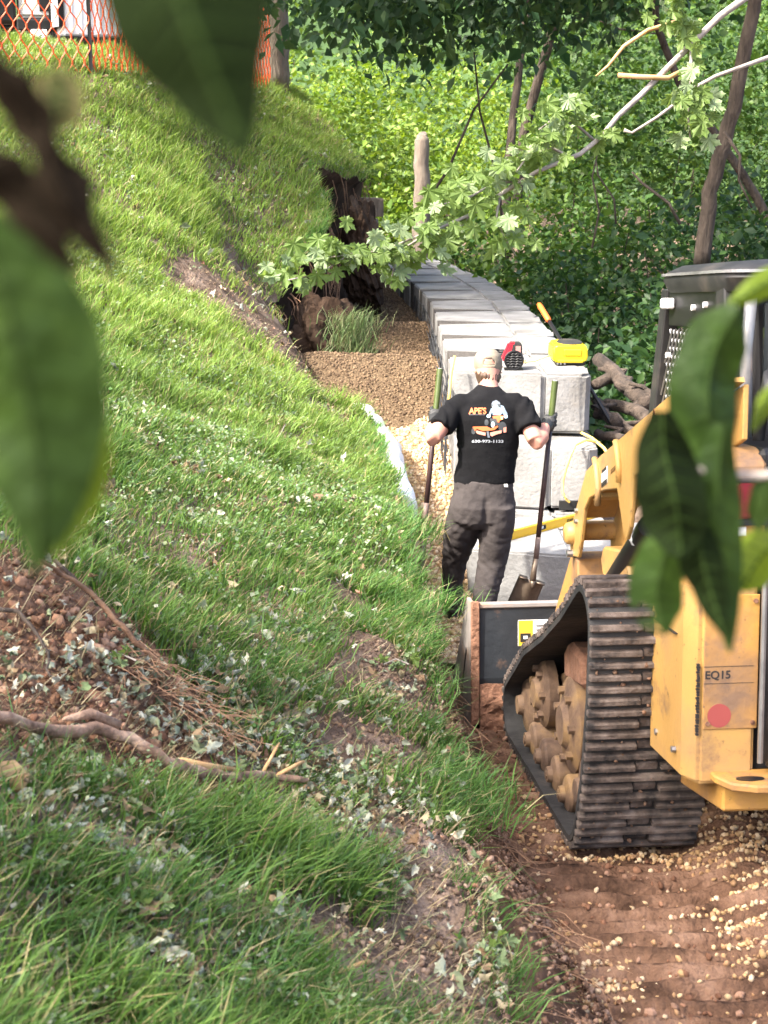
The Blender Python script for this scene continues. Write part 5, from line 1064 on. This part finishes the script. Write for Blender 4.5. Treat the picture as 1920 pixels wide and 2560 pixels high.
# broken maple sprigs, each a thing with its own leaves
for i, (px, py, lab) in enumerate([(690,1590,'wilted maple sprig lying in the grass uphill of the bucket'),(990,1690,'wilted white maple sprig on bare soil left of the bucket'),(720,1840,'drooping pale maple sprig at the root bundle end'),(850,2000,'wilted maple sprig beside the end of the thick stick'),(780,2110,'curled silver maple sprig just below the thick stick'),(1240,2420,'curled white maple leaf sprig hanging at the lower cut edge'),(300,1680,'pale maple sprig on the red soil clods'),(330,2330,'flattened pale maple sprig in the lower left grass'),(480,1175,'bright white maple sprig in the middle of the grass')]):
    p = bank_pt(px, py, .03); t = thing('maple_sprig', lab, 'leaf sprig', p, group='broken maple sprigs'); r = random.Random(i)
    mb = MB(); mb.tube([(-.05, 0, 0), (0, .01, .02), (.05, -.01, .005)], .003, 5); mb.obj('stem', M['twig'], t)
    for k in range(6):
        o = link('leaf', ML_[[0, 4, 2][k % 3]], None, t); o.location = (r.gauss(0, .035), r.gauss(0, .04), r.uniform(.0, .035)); s = r.uniform(.06, .1); o.scale = (s, s*.8, s*1.6); o.rotation_euler = (r.gauss(.7, .5), r.gauss(0, .5), r.uniform(0, 6.3))
# ---------------------------------------------------------------- stones, clods, gravel
def ico():
    t = (1+5**.5)/2; v = np.array([(-1,t,0),(1,t,0),(-1,-t,0),(1,-t,0),(0,-1,t),(0,1,t),(0,-1,-t),(0,1,-t),(t,0,-1),(t,0,1),(-t,0,-1),(-t,0,1)], float); v /= np.linalg.norm(v[0])
    return v, np.array([(0,11,5),(0,5,1),(0,1,7),(0,7,10),(0,10,11),(1,5,9),(5,11,4),(11,10,2),(10,7,6),(7,1,8),(3,9,4),(3,4,2),(3,2,6),(3,6,8),(3,8,9),(4,9,5),(2,4,11),(6,2,10),(8,6,7),(9,8,1)])
IV, IF = ico()
def stones(name, pos, size, pal, m, lum=.2, flat=.7, rough=.3, **k):
    n = len(pos); A = RNG.normal(size=(n, 3, 3)); Q, _ = np.linalg.qr(A); sc = np.stack([np.ones(n), RNG.uniform(.6, .95, n), RNG.uniform(.45, .8, n)], 1)*np.asarray(size)[:, None]
    v = IV[None]*(1+RNG.uniform(-rough, rough, (n, 12, 1))); v = v*sc[:, None, :]; v = np.einsum('nij,nkj->nki', Q, v)
    v = (v+pos[:, None]).reshape(-1, 3); f = (np.arange(n)[:, None, None]*12+IF[None]).reshape(-1, 3); c = np.array(pal)[RNG.integers(0, len(pal), n)]*(1+RNG.uniform(-lum, lum, (n, 1)))
    return link(name, np_mesh(name, v, [f], np.repeat(np.clip(c, 0, 1), 12, 0)), m, **k)
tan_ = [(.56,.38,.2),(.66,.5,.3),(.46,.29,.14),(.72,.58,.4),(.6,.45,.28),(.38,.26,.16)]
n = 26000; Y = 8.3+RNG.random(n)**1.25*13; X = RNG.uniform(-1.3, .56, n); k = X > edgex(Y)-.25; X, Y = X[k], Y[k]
darktone = Y+fbm(X*2, Y*2, 2, 95)*1.0 > 12.7; gp_ = np.stack([X, Y, gravz(X, Y)+.004], 1); gs_ = .011+.008*RNG.random(len(X))+.0004*Y  # mask picks the far stones for the darker brown palette
stones('brown_gravel', gp_[darktone], gs_[darktone]*.72, [(.13,.085,.05),(.18,.12,.07),(.1,.065,.04),(.22,.15,.09)], M['gravel'], label='darker brown gravel mounded in the far hollow', cat='gravel', kind='stuff')
stones('gravel', gp_[~darktone], gs_[~darktone], tan_, M['gravel'], label='tan crushed gravel backfill between bank and wall', cat='gravel', kind='stuff')
n = 40000; X = RNG.uniform(.5, 2.6, n); Y = RNG.uniform(2.4, 5.6, n); w_ = sstep(-.12, .22, fbm(X*2.2, Y*2.2, 3, 81)+.13*(X-1.0)+.1); k = (w_*.8 > RNG.random(n)) | (RNG.random(n) < .02); X, Y = X[k], Y[k]
def trz(X, Y):
    i = np.clip(((X+.9)/.022).astype(int), 0, len(tx)-1); j = np.clip(((Y-1.8)/.022).astype(int), 0, len(ty)-1); return TZ[i, j]
stones('loose_gravel', np.stack([X, Y, trz(X, Y)+.004], 1), .0055+.0085*RNG.random(len(X)), [(.42,.27,.13),(.5,.36,.2),(.34,.2,.1),(.55,.42,.27)], M['gravel'], label='loose tan pebbles scattered over the rutted trench floor', cat='gravel', kind='stuff')
n = 5000; X = RNG.uniform(.3, 2.4, n); Y = RNG.uniform(2.3, 8, n); k = (X < edgex(Y)+.75) | (RNG.random(n) < .25); X, Y = X[k], Y[k]
red = [(.2,.1,.06),(.26,.14,.085),(.15,.075,.045),(.3,.18,.12)]
stones('soil_crumbs', np.stack([X, Y, trz(X, Y)+.003], 1), .005+.016*RNG.random(len(X))**2.5, red, mat('soil crumb', [(.8,.8,.8),(1,1,1)], 30, .95, attr='tint', coord='World', spec=.1, bump=.5, bscale=90), label='crumbled red-brown soil along the foot of the cut', cat='soil', kind='stuff')
C_ = []
for (bx_, by_, r) in BR:
    big = 700 if r > .2 else 300; a = RNG.normal(size=(big, 2))*r*.55; C_.append(np.stack([bx_+a[:, 0], by_+a[:, 1]*1.2], 1))
C_ = np.concatenate(C_); C_[:, 0] = np.minimum(C_[:, 0], edgex(C_[:, 1])-.01); px0, py0 = hit(120, 1640); isred = np.hypot(C_[:, 0]-px0, C_[:, 1]-py0) < .8
sz = .002+.012*RNG.random(len(C_))**7*(1+1.2*isred)
cm = bpy.data.materials['soil crumb']
q = np.stack([C_[:, 0], C_[:, 1], bankz(C_[:, 0], C_[:, 1])+.004], 1)
stones('red_clods', q[isred], sz[isred], [(.3,.17,.105),(.25,.135,.085),(.37,.23,.155),(.19,.105,.065)], cm, label='heap of red soil clods spilled on the bank at left', cat='soil', kind='stuff')
stones('grey_clods', q[~isred], sz[~isred], [(.2,.14,.1),(.25,.18,.14),(.15,.1,.075),(.28,.2,.15)], cm, label='small grey-brown soil crumbs on the bare patches', cat='soil', kind='stuff')
n = 1600; a = RNG.normal(size=(n, 2)); X = px0+.1+a[:, 0]*.2; Y = py0-.1+a[:, 1]*.28
stones('red_crumbs', np.stack([X, Y, bankz(X, Y)+.005+RNG.random(n)*.02], 1), .002+.016*RNG.random(n)**7, [(.26,.14,.085),(.21,.105,.065),(.32,.19,.125),(.16,.085,.05)], cm, label='fine red crumbs dusting the spilled clod heap', cat='soil', kind='stuff')
for pm, tr in MUDP:
    stones('packed_mud', pm, .003+.009*RNG.random(len(pm))**2, [(.2,.12,.08),(.28,.18,.12),(.14,.085,.055)], cm, parent=tr, kind='stuff')
# large single clods
for i, (px, py, s, lab) in enumerate([(225,1760,.035,'fist-sized red clod below the root bundle'),(275,1800,.03,'red clod with a broken pink face near the stick'),(170,1820,.026,'rounded red clod just above the thick stick'),(130,1830,.024,'smaller red clod left of the rounded one'),(235,1850,.028,'red clod touching the upper side of the stick'),(270,2000,.03,'dark red clod under the thick stick')]):
    p = bank_pt(px, py, .008); bm = bmesh.new(); bmesh.ops.create_icosphere(bm, subdivisions=3, radius=1); vv = np.array([v.co for v in bm.verts]); dn = fbm3(vv+i*7, 1.6, 4, i)
    for v, d in zip(bm.verts, dn): v.co *= 1+d*.9
    me = bpy.data.meshes.new('soil_clod'); bm.to_mesh(me); bm.free(); o = link('soil_clod', me, M['clod'], label=lab, cat='clod', group='large red clods'); o.location = p; o.scale = (s*1.2, s, s*.8); o.rotation_euler = (i, i*.5, i*2)
# ---------------------------------------------------------------- sticks, roots
def stick(name, pix, rads, m, label, cat, up=.02, kids=(), seg=9):
    pts = []
    for i, (px, py) in enumerate(pix): pts.append(bank_pt(px, py, up if not isinstance(up, (list, tuple)) else up[i]))
    fine, rr = [], []
    for i in range(len(pts)-1):
        for t in (0, .33, .66): fine.append(pts[i].lerp(pts[i+1], t)+Vector((random.gauss(0, .003), 0, random.gauss(0, .003)))); rr.append((rads[i]+(rads[i+1]-rads[i])*t)*random.uniform(.9, 1.12))
    fine.append(pts[-1]); rr.append(rads[-1]); o = fine[0]; t = thing(name, label, cat, o)
    mb = MB(); mb.tube([p-o for p in fine], rr, seg); mb.obj('shaft', m, t, smooth=True)
    for (nm, kp, kr, km) in kids:
        q = [bank_pt(*k_) for k_ in kp]; mb = MB(); mb.tube([a-o for a in q], kr, 7); mb.obj(nm, km, t, smooth=True)
    return t
stick('fallen_branch', [(-40,1880),(140,1910),(240,1900),(330,1920),(420,1975),(500,2005),(570,2010),(680,2015),(770,2015)], [.013,.015,.016,.017,.018,.018,.016,.014,.008], M['stick'], 'thick brown stick lying across the lower bank, bark torn near its end', 'stick', .075,
      [('torn_strip', [(455,1985,.085),(520,2005,.095),(600,2000,.09)], [.006,.012,.004], M['wood']), ('side_branch', [(165,1895,.09),(230,1880,.09),(300,1893,.085)], [.006,.015,.014], M['stick']), ('side_branch', [(650,2012,.08),(690,1960,.1),(700,1945,.1)], [.006,.005,.003], M['wood']), ('side_branch', [(690,2014,.08),(740,1990,.09),(760,1975,.09)], [.007,.006,.004], M['wood'])])
stick('bare_root', [(65,1445),(100,1495),(160,1520),(230,1555),(290,1620),(340,1670),(400,1720),(440,1745)], [.003,.005,.006,.008,.009,.009,.008,.004], M['root'], 'long pulled root trailing over the red soil heap', 'root', [.12,.11,.1,.09,.08,.08,.07,.05])
stick('bare_root', [(140,1484),(190,1520),(240,1565),(290,1610),(330,1625),(343,1650)], [.006,.006,.006,.005,.004,.003], M['bark'], 'dark curved root lying above the long pulled root', 'root', [.1,.09,.08,.07,.06,.04])
stick('bare_root', [(0,1585),(50,1600),(90,1640),(120,1700),(130,1760)], [.007,.006,.005,.004,.003], M['bark'], 'short dark root at the left end of the red soil heap', 'root', .07)
stick('cut_log', [(-40,1960),(20,1975),(68,2000)], [.028,.028,.025], M['wood'], 'pale cut branch end poking in at the left edge', 'log', .03)
stick('thin_stick', [(600,1180),(640,1140),(700,1110),(715,1080)], [.004,.004,.004,.003], M['twig'], 'thin pale twig lying in the mid bank grass', 'stick', .05)
stick('thin_stick', [(815,2460),(860,2450),(925,2430)], [.005,.006,.005], M['wood'], 'short pale split stick on bare soil near the bottom', 'stick', .02)
stick('thin_stick', [(200,2500),(260,2520),(330,2540),(400,2545)], [.006,.012,.012,.006], M['stick'], 'broken dark stick at the bottom left among leaves', 'stick', .03)
stick('thin_stick', [(640,2060),(680,2095),(700,2118),(660,2125)], [.004,.004,.003,.002], M['twig'], 'forked grey twig under the thick stick', 'stick', .03)
# fibrous root mat of the bundle and roots hanging from the cut
rt = MB(); r = random.Random(5)
for k in range(150):
    t = r.random(); a = bank_pt(300+t*260+r.gauss(0, 18), 1660+t*210+r.gauss(0, 22), .03); d = Vector((r.gauss(.05, .06), r.gauss(-.05, .07), r.gauss(-.01, .03))); rt.tube([a, a+d*.5+Vector((0, 0, r.uniform(0, .03))), a+d], [.0016, .0014, .0008], 3, cap=False)
rt.obj('root_mat', M['root'], label='fibrous brown root mat at the lower end of the pulled root', cat='roots', kind='stuff')
rt = MB()
for k in range(210):
    y = r.uniform(2.4, 7.5) if k < 120 else r.uniform(14.5, 19.6); x = float(edgex(y)); z = float(bankz(x, y)); wv = float(np.interp(y, ys, wface)); fz = float(floorz(x, y)); n_s = r.uniform(.3, 1)
    p0 = Vector((x-.02+(.04 if k >= 120 else 0), y, z-.05-r.random()*.25*(z-fz))); L = (p0.z-fz)*n_s*(.8 if k >= 120 else .7); q = [p0]
    for i in range(1, 5): u = i/4; q.append(p0+Vector((max(wv, .03)*.9*u+.04+r.gauss(0, .025), -.1*u+r.gauss(0, .04), -L*u)))
    s = 1 if k < 120 else 2.6; rt.tube(q, [.0024*s, .002*s, .0016*s, .0014*s, .0007*s], 4, cap=False)
r2 = np.random.default_rng(4); n = 9000; yy = r2.uniform(2.3, 8, n); uu = r2.random(n)**.8; xx = edgex(yy); zt = bankz(xx, yy); wf = np.interp(yy, ys, wface); zf = floorz(xx+wf, yy)
stones('cut_face_crumbs', np.stack([xx+wf*uu**.75+.01, yy, zt+(zf-.05-zt)*uu], 1), .003+.011*r2.random(n)**4, [(.2,.115,.075),(.27,.165,.11),(.15,.085,.055),(.32,.21,.15)], cm, label='crumbling soil lumps on the cut face of the bank', cat='soil', kind='stuff')
rt.obj('hanging_roots', M['root'], label='fine roots dangling from the cut face of the bank', cat='roots', kind='stuff')
# root ball in the far hollow
bm = bmesh.new(); bmesh.ops.create_icosphere(bm, subdivisions=5, radius=1); vv = np.array([v.co for v in bm.verts]); dn = fbm3(vv, 1.9, 5, 3)
for v, d in zip(bm.verts, dn): v.co *= 1+d*.8
me = bpy.data.meshes.new('root_ball'); bm.to_mesh(me); bm.free(); o = link('root_ball', me, M['earthshade'], label='dark earthy root ball hanging in the hollow under the bank edge', cat='root ball'); o.location = P(805, 850, 15.2); o.scale = (.36, .28, .52)
o.location.z -= .05
bm = bmesh.new(); bmesh.ops.create_icosphere(bm, subdivisions=5, radius=1); vv = np.array([v.co for v in bm.verts]); dn = fbm3(vv, 2.6, 5, 17)+.5*fbm3(vv, 9, 3, 27)
for v, d in zip(bm.verts, dn): v.co *= 1+d*.6; v.co.x += max(0, -v.co.z)*.35
me = bpy.data.meshes.new('earth_slump'); bm.to_mesh(me); bm.free(); o = link('earth_slump', me, M['earthshade'], label='dark slumped earth below the overhanging sod at the far cut', cat='earth'); o.location = P(900, 640, 18.2); o.scale = (.27, .6, .66)
# grey-green tuft hanging by the root ball
n = 700; c0 = P(880, 800, 14.6); X = c0.x+RNG.normal(size=n)*.12; Y = c0.y+RNG.normal(size=n)*.12; Z = gravz(X, Y)+RNG.random(n)*.45-.05
link('hollow_weeds', blades('hollow_weeds', X, Y, Z, .16+.12*RNG.random(n), np.full(n, .009), .3, np.array([(.09,.15,.05),(.14,.2,.08),(.2,.22,.11)])[RNG.integers(0, 3, n)], .9), M['grass'], label='grey-green weeds leaning on the gravel in the far hollow', cat='weeds', kind='stuff')
# ================================================================== fence, trailer, dead wood, near leaves
fn = thing('safety_fence', 'orange plastic mesh safety fence on the crest of the bank', 'fence', (-3, 16.5, 3))
fo = Vector((-3, 16.5, 3))
posts = [P(-120, 235, 15.3), P(232, 268, 16.0), P(395, 320, 17.5), P(560, 270, 19.5), P(676, 215, 21.4)]
for q in posts: q.z = float(bankz(q.x, q.y))-.05
HF = 1.25
def fpos(s, v):
    i = min(int(s), len(posts)-2); q = posts[i].lerp(posts[i+1], s-i); sag = -.18*math.sin((s-i)*PI)*(.4+v)*(.6 if i else 1); return q+Vector((.0, 0, .08+v*HF+sag))-fo
cell = .125; net = MB()
for i in range(len(posts)-1):
    L = (posts[i+1]-posts[i]).length; nx = int(L/cell); nz = 9
    for a in range(nx):
        for b in range(nz):
            s0 = i+a/nx; v0 = b/nz; off = .5*(b % 2)
            A = fpos(min(s0+off/nx, len(posts)-1.001), v0); Bp = fpos(min(s0+(off+.5)/nx, len(posts)-1.001), min(1, v0+.72/nz)); C = fpos(min(s0+(off+1)/nx, len(posts)-1.001), v0); D = fpos(min(s0+(off+.5)/nx, len(posts)-1.001), min(1, v0+1.0/nz))
            net.tube([A, Bp], .007, 4, cap=False); net.tube([Bp, C], .007, 4, cap=False); net.tube([Bp, D], .011, 4, cap=False)
net.obj('netting', M['net'], fn, kind='stuff')
for q in posts[1:4]:
    mb = MB(); q2 = q-fo; mb.prism([(-.02, -.004), (.02, -.004), (.02, .004), (.004, .004), (.004, .03), (-.004, .03), (-.004, .004), (-.02, .004)], -.2, 1.15, 'z', Matrix.Translation(q2)); mb.obj('post', M['black'], fn)
# tree at the end of the fence
tb = P(672, 235, 21.8); tb.z = float(bankz(tb.x, tb.y))-.1
tree('fence_tree', 'tan trunk at the end of the orange fence on the crest', 'tree', [tb, tb+Vector((.06, 0, 1.2)), tb+Vector((.02, .05, 3)), tb+Vector((.1, 0, 6))], [.3, .24, .22, .16], [((tb.x-.3, tb.y+1, 10.5), (2.6, 2.6, 1.8), 60)], .14, 'mid', m=M['barkpale'])
# white trailer and generator behind the fence
tp = P(150, 110, 25); tz = float(bankz(tp.x, 24.2))-.02
tlr = thing('cargo_trailer', 'white ribbed cargo trailer parked behind the orange fence', 'trailer', (tp.x, 25, tz), (0, 0, .5))
mb = MB(); mb.box((-.2, -.9, .27), (3.2, .9, 2.4)); mb.obj('box', M['vanwhite'], tlr, bevel=.03)
for k in range(22):
    x = -.12+k*.15; mb = MB(); mb.box((x, -.925, .32), (x+.06, -.902, 2.3)); mb.obj('rib', M['vanwhite'], tlr)
mb = MB(); mb.box((-.25, -.93, .19), (3.25, .93, .269)); mb.obj('chassis_rail', M['black'], tlr)
for x in (.9, 1.75):
    mb = MB(); mb.lathe([(0, -.1), (.14, -.1), (.22, -.09), (.23, 0), (.22, .09), (0, .1)], Matrix.Translation((x, -.85, .2))@Matrix.Rotation(PI/2, 4, 'X'), 22); mb.obj('wheel', M['black'], tlr, smooth=True, auto=40)
mb = MB(); mb.box((-.29, -.94, .4), (-.2005, .94, 2.55)); mb.obj('front_frame', M['black'], tlr); mb = MB(); mb.box((-.34, -.95, .4), (-.2905, -.75, 2.5)); mb.obj('corner_post', M['white'], tlr)
for sy in (-.5, .5):
    mb = MB(); mb.cyl((-.3, sy, .4), (-1.4, sy*.2, .42), .04, 8); mb.obj('tow_bar', M['black'], tlr)
gp = P(88, 70, 24.6); gz = float(bankz(gp.x, gp.y))+.15
gn = thing('generator', 'grey generator with dark grille standing left of the white trailer', 'generator', (gp.x, 24.6, gz), (0, 0, .3))
mb = MB(); mb.box((-.25, -.25, .3), (.25, .3, .78)); mb.obj('housing', M['vangrey'], gn, bevel=.05, bseg=3); mb = MB(); mb.box((.06, -.262, .4), (.22, -.251, .66)); mb.obj('grille', M['black'], gn)
mb = MB(); mb.box((-.3, -.3, .1), (.3, .35, .28)); mb.obj('frame', M['black'], gn, bevel=.02); mb = MB(); mb.box((-.9, -.3, .2), (-.3, .5, 1.2)); mb.obj('fuel_tank', M['black'], gn, bevel=.05)
mb = MB(); mb.box((-.1, -.36, -.05), (.16, -.2, .12)); mb.obj('foot_box', M['white'], gn, bevel=.02)
for (x, y) in ((-.25, -.25), (.25, -.25), (-.25, .3), (.25, .3)):
    mb = MB(); mb.cyl((x, y, -.3), (x, y, .12), .03, 8); mb.obj('leg', M['black'], gn)
# dead wood and logs right of the wall
r = random.Random(9)
LG = [((1500,905,12.6),(1620,1010,11.6),.09,'broken brown log slanting up against the wall end'),((1490,960,12.2),(1560,940,12.4),.07,'short stub of dead wood behind the wall corner'),((1520,1000,11.9),(1650,1060,11.2),.075,'thick grey log lying behind the lift arm'),((1490,1040,11.6),(1600,1080,11.2),.06,'brown dead branch under the thick grey log'),((1495,1085,11.3),(1570,1110,11.0),.05,'lowest dead branch beside the yellow hose'),((1545,965,12.0),(1640,1010,11.6),.05,'thin dark dead branch above the thick grey log'),((1495,1010,11.8),(1545,1060,11.3),.06,'stubby dead limb leaning in the wood pile')]
for i, (a, b, rad, lab) in enumerate(LG):
    a, b = P(*a), P(*b); o = a.copy(); d = b-a; t = thing('dead_log', lab, 'log', o, group='dead wood pile'); pts = [d*t_+Vector((r.gauss(0, .02), r.gauss(0, .02), r.gauss(0, .02))) for t_ in np.linspace(0, 1, 5)]
    mb = MB(); mb.tube(pts, [rad*.72*r.uniform(.85, 1.1) for _ in pts], 9); mb.obj('bark', M['deadwood'], t, smooth=True)
    mb = MB(); q = pts[2+i % 2]; mb.tube([q, q+Vector((r.uniform(-.1, .1), .05, .04)), q+Vector((r.uniform(-.2, .2), .08, .06))], [rad*.5, rad*.4, rad*.25], 8); mb.obj('stub', M['deadwood'], t, smooth=True)
dx = np.linspace(1.58, 3.6, 50); dy = np.linspace(9.4, 14, 80); DX, DY = np.meshgrid(dx, dy, indexing='ij'); DZ = floorz(DX, DY)+.05+.75*np.exp(-((DX-2.2)/.7)**2-((DY-11.6)/1.2)**2)+fbm(DX*3, DY*3, 4, 91)*.28
link('spoil_heap', grid_mesh('spoil_heap', DX, DY, DZ), M['soil'], kind='structure')
# ---------------------------------------------------------------- out-of-focus leaves close to the viewpoint
def near_leaf(spine, hw, d, m, name, label, cat='leaf', rag=.22, cup=.25, parent=None, wav=.06, seed=0, holes=(), stem=None):
    """spine pixels with half widths; d distance(s)"""
    n = len(spine); S_ = np.array(spine, float); ds = np.full(n, d) if np.isscalar(d) else np.array(d, float); u = np.linspace(0, n-1, 36); sx = np.interp(u, range(n), S_[:, 0]); sy = np.interp(u, range(n), S_[:, 1])
    ker = np.ones(5)/5; pad = lambda a: np.convolve(np.concatenate([[a[0]]*2, a, [a[-1]]*2]), ker, 'valid')
    sx, sy = pad(sx), pad(sy); w_ = pad(np.interp(u, range(n), hw)); dd = np.interp(u, range(n), ds); w_[-1] = 1; w_[0] = min(w_[0], hw[0])
    tx_, ty_2 = np.gradient(sx), np.gradient(sy); l = np.hypot(tx_, ty_2)+1e-6; nx_, ny_ = -ty_2/l, tx_/l; vs = []; mcols = 9
    w_ = w_*(1+fbm(u*1.3+seed*9, u*0+seed, 3, seed)*rag)
    for i in range(36):
        for j in range(mcols):
            a = j/(mcols-1)*2-1; q = P(sx[i]+nx_[i]*w_[i]*a, sy[i]+ny_[i]*w_[i]*a, dd[i]); sc = w_[i]/F*dd[i]; q.y += cup*sc*abs(a)+wav*sc*math.sin(i*.28+a*1.7+seed); vs.append(q)
    fs = []
    for i in range(35):
        for j in range(mcols-1):
            if any((i-hi)**2/(rr*rr)+(j-hj)**2/(rr*rr*.15) < 1 for hi, hj, rr in holes): continue
            fs.append((i*mcols+j, i*mcols+j+1, (i+1)*mcols+j+1, (i+1)*mcols+j))
    base_ = Vector(vs[0]) if parent is None else Vector(parent.location); vn = MB()
    for i in range(3, 31, 4):
        for sg in (-1, 1):
            pts = [vs[min(35, i+q)*mcols+mcols//2+sg*q]-base_+Vector((0, -.0004, 0)) for q in range(0, 4)]; vn.tube(pts, [.0005, .0004, .0003, .0002], 4, cap=False)
    vn.tube([vs[i*mcols+mcols//2]-base_+Vector((0, -.0004, 0)) for i in range(0, 36, 3)], .0006, 5)
    o0 = Vector(vs[0]); mb = MB(); mb.add([v-o0 for v in vs] if parent is None else [v-Vector(parent.location) for v in vs], fs); me = mb.mesh(name, smooth=True)
    if parent is not None:
        lf_ = link(name, me, m, parent); vn.obj('veins', M['vein'], lf_); return lf_
    t = thing(name, label, cat, o0); bl = link('blade', me, m, t)
    vn.obj('veins', M['vein'] if m is not M['deadleaf'] else m, bl)
    return t
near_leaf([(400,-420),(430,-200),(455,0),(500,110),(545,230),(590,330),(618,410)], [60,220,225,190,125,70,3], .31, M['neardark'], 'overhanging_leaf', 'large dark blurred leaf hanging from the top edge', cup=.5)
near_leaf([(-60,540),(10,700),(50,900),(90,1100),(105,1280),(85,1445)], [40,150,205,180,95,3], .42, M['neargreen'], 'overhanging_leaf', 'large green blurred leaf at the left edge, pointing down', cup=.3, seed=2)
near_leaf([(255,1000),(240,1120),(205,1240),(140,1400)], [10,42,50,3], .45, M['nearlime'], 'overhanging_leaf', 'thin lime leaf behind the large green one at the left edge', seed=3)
near_leaf([(-40,590),(0,630),(35,680)], [10,60,5], .43, M['nearlime'], 'overhanging_leaf', 'small yellow-green leaf tip at the left edge', seed=9)
near_leaf([(-90,60),(0,200),(90,330),(150,470),(210,590),(310,700)], [50,75,60,68,60,10], .36, M['deadleaf'], 'dead_leaf', 'dark curled dead leaf slanting across the upper left', cup=.8, seed=4, wav=.35, rag=1.3)
near_leaf([(-60,400),(30,470),(100,560),(150,640),(215,690)], [50,60,55,45,8], .37, M['deadleaf'], 'dead_leaf', 'lower half of dark dead leaves at the left edge', cup=.7, seed=5, wav=.3, rag=1.3)
near_leaf([(120,170),(150,230),(150,290),(140,330)], [30,62,58,12], .42, M['drybud'], 'dead_leaf', 'small blurred tan leaf above the grass at upper left', seed=6)
rb = thing('foreground_twig', 'grey twig with drooping green leaves in front of the loader', 'twig', P(1960, 1180, .85))
ro = Vector(rb.location)
mb = MB(); mb.tube([P(x, y, d)-ro for x, y, d in ((2000,1175,.84),(1900,1190,.84),(1800,1185,.83),(1700,1165,.82),(1660,1150,.82))], [.0026,.0025,.0024,.002,.0012], 8); mb.obj('stem', M['twig'], rb, smooth=True)
near_leaf([(1850,760),(1800,850),(1765,960),(1765,1080),(1790,1200)], [20,80,92,80,30], .86, M['neargreen'], 'leaf', '', parent=rb, cup=.5, seed=11, wav=.2)
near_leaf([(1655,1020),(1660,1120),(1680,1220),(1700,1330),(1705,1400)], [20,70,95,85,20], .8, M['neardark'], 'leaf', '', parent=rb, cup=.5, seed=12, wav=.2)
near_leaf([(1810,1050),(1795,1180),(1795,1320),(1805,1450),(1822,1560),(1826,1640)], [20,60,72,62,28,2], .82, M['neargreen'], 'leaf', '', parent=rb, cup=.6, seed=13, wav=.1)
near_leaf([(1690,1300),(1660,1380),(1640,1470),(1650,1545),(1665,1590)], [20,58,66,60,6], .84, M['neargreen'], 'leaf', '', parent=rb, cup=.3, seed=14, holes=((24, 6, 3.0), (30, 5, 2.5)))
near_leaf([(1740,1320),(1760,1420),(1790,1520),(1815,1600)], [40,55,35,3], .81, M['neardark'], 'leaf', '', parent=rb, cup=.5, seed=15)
near_leaf([(1960,1350),(1910,1380),(1870,1440),(1850,1480)], [30,60,62,8], .85, M['nearlime'], 'leaf', '', parent=rb, seed=16)
near_leaf([(1990,690),(1930,700),(1870,735),(1815,765)], [20,36,28,4], .9, M['nearlime'], 'leaf', '', parent=rb, seed=17)
near_leaf([(1960,1180),(1915,1220),(1900,1280),(1895,1330)], [20,36,36,4], .84, M['neargreen'], 'leaf', '', parent=rb, seed=18)
near_leaf([(1985,930),(1920,1000),(1880,1080)], [10,26,3], .9, M['nearlime'], 'leaf', '', parent=rb, seed=19)
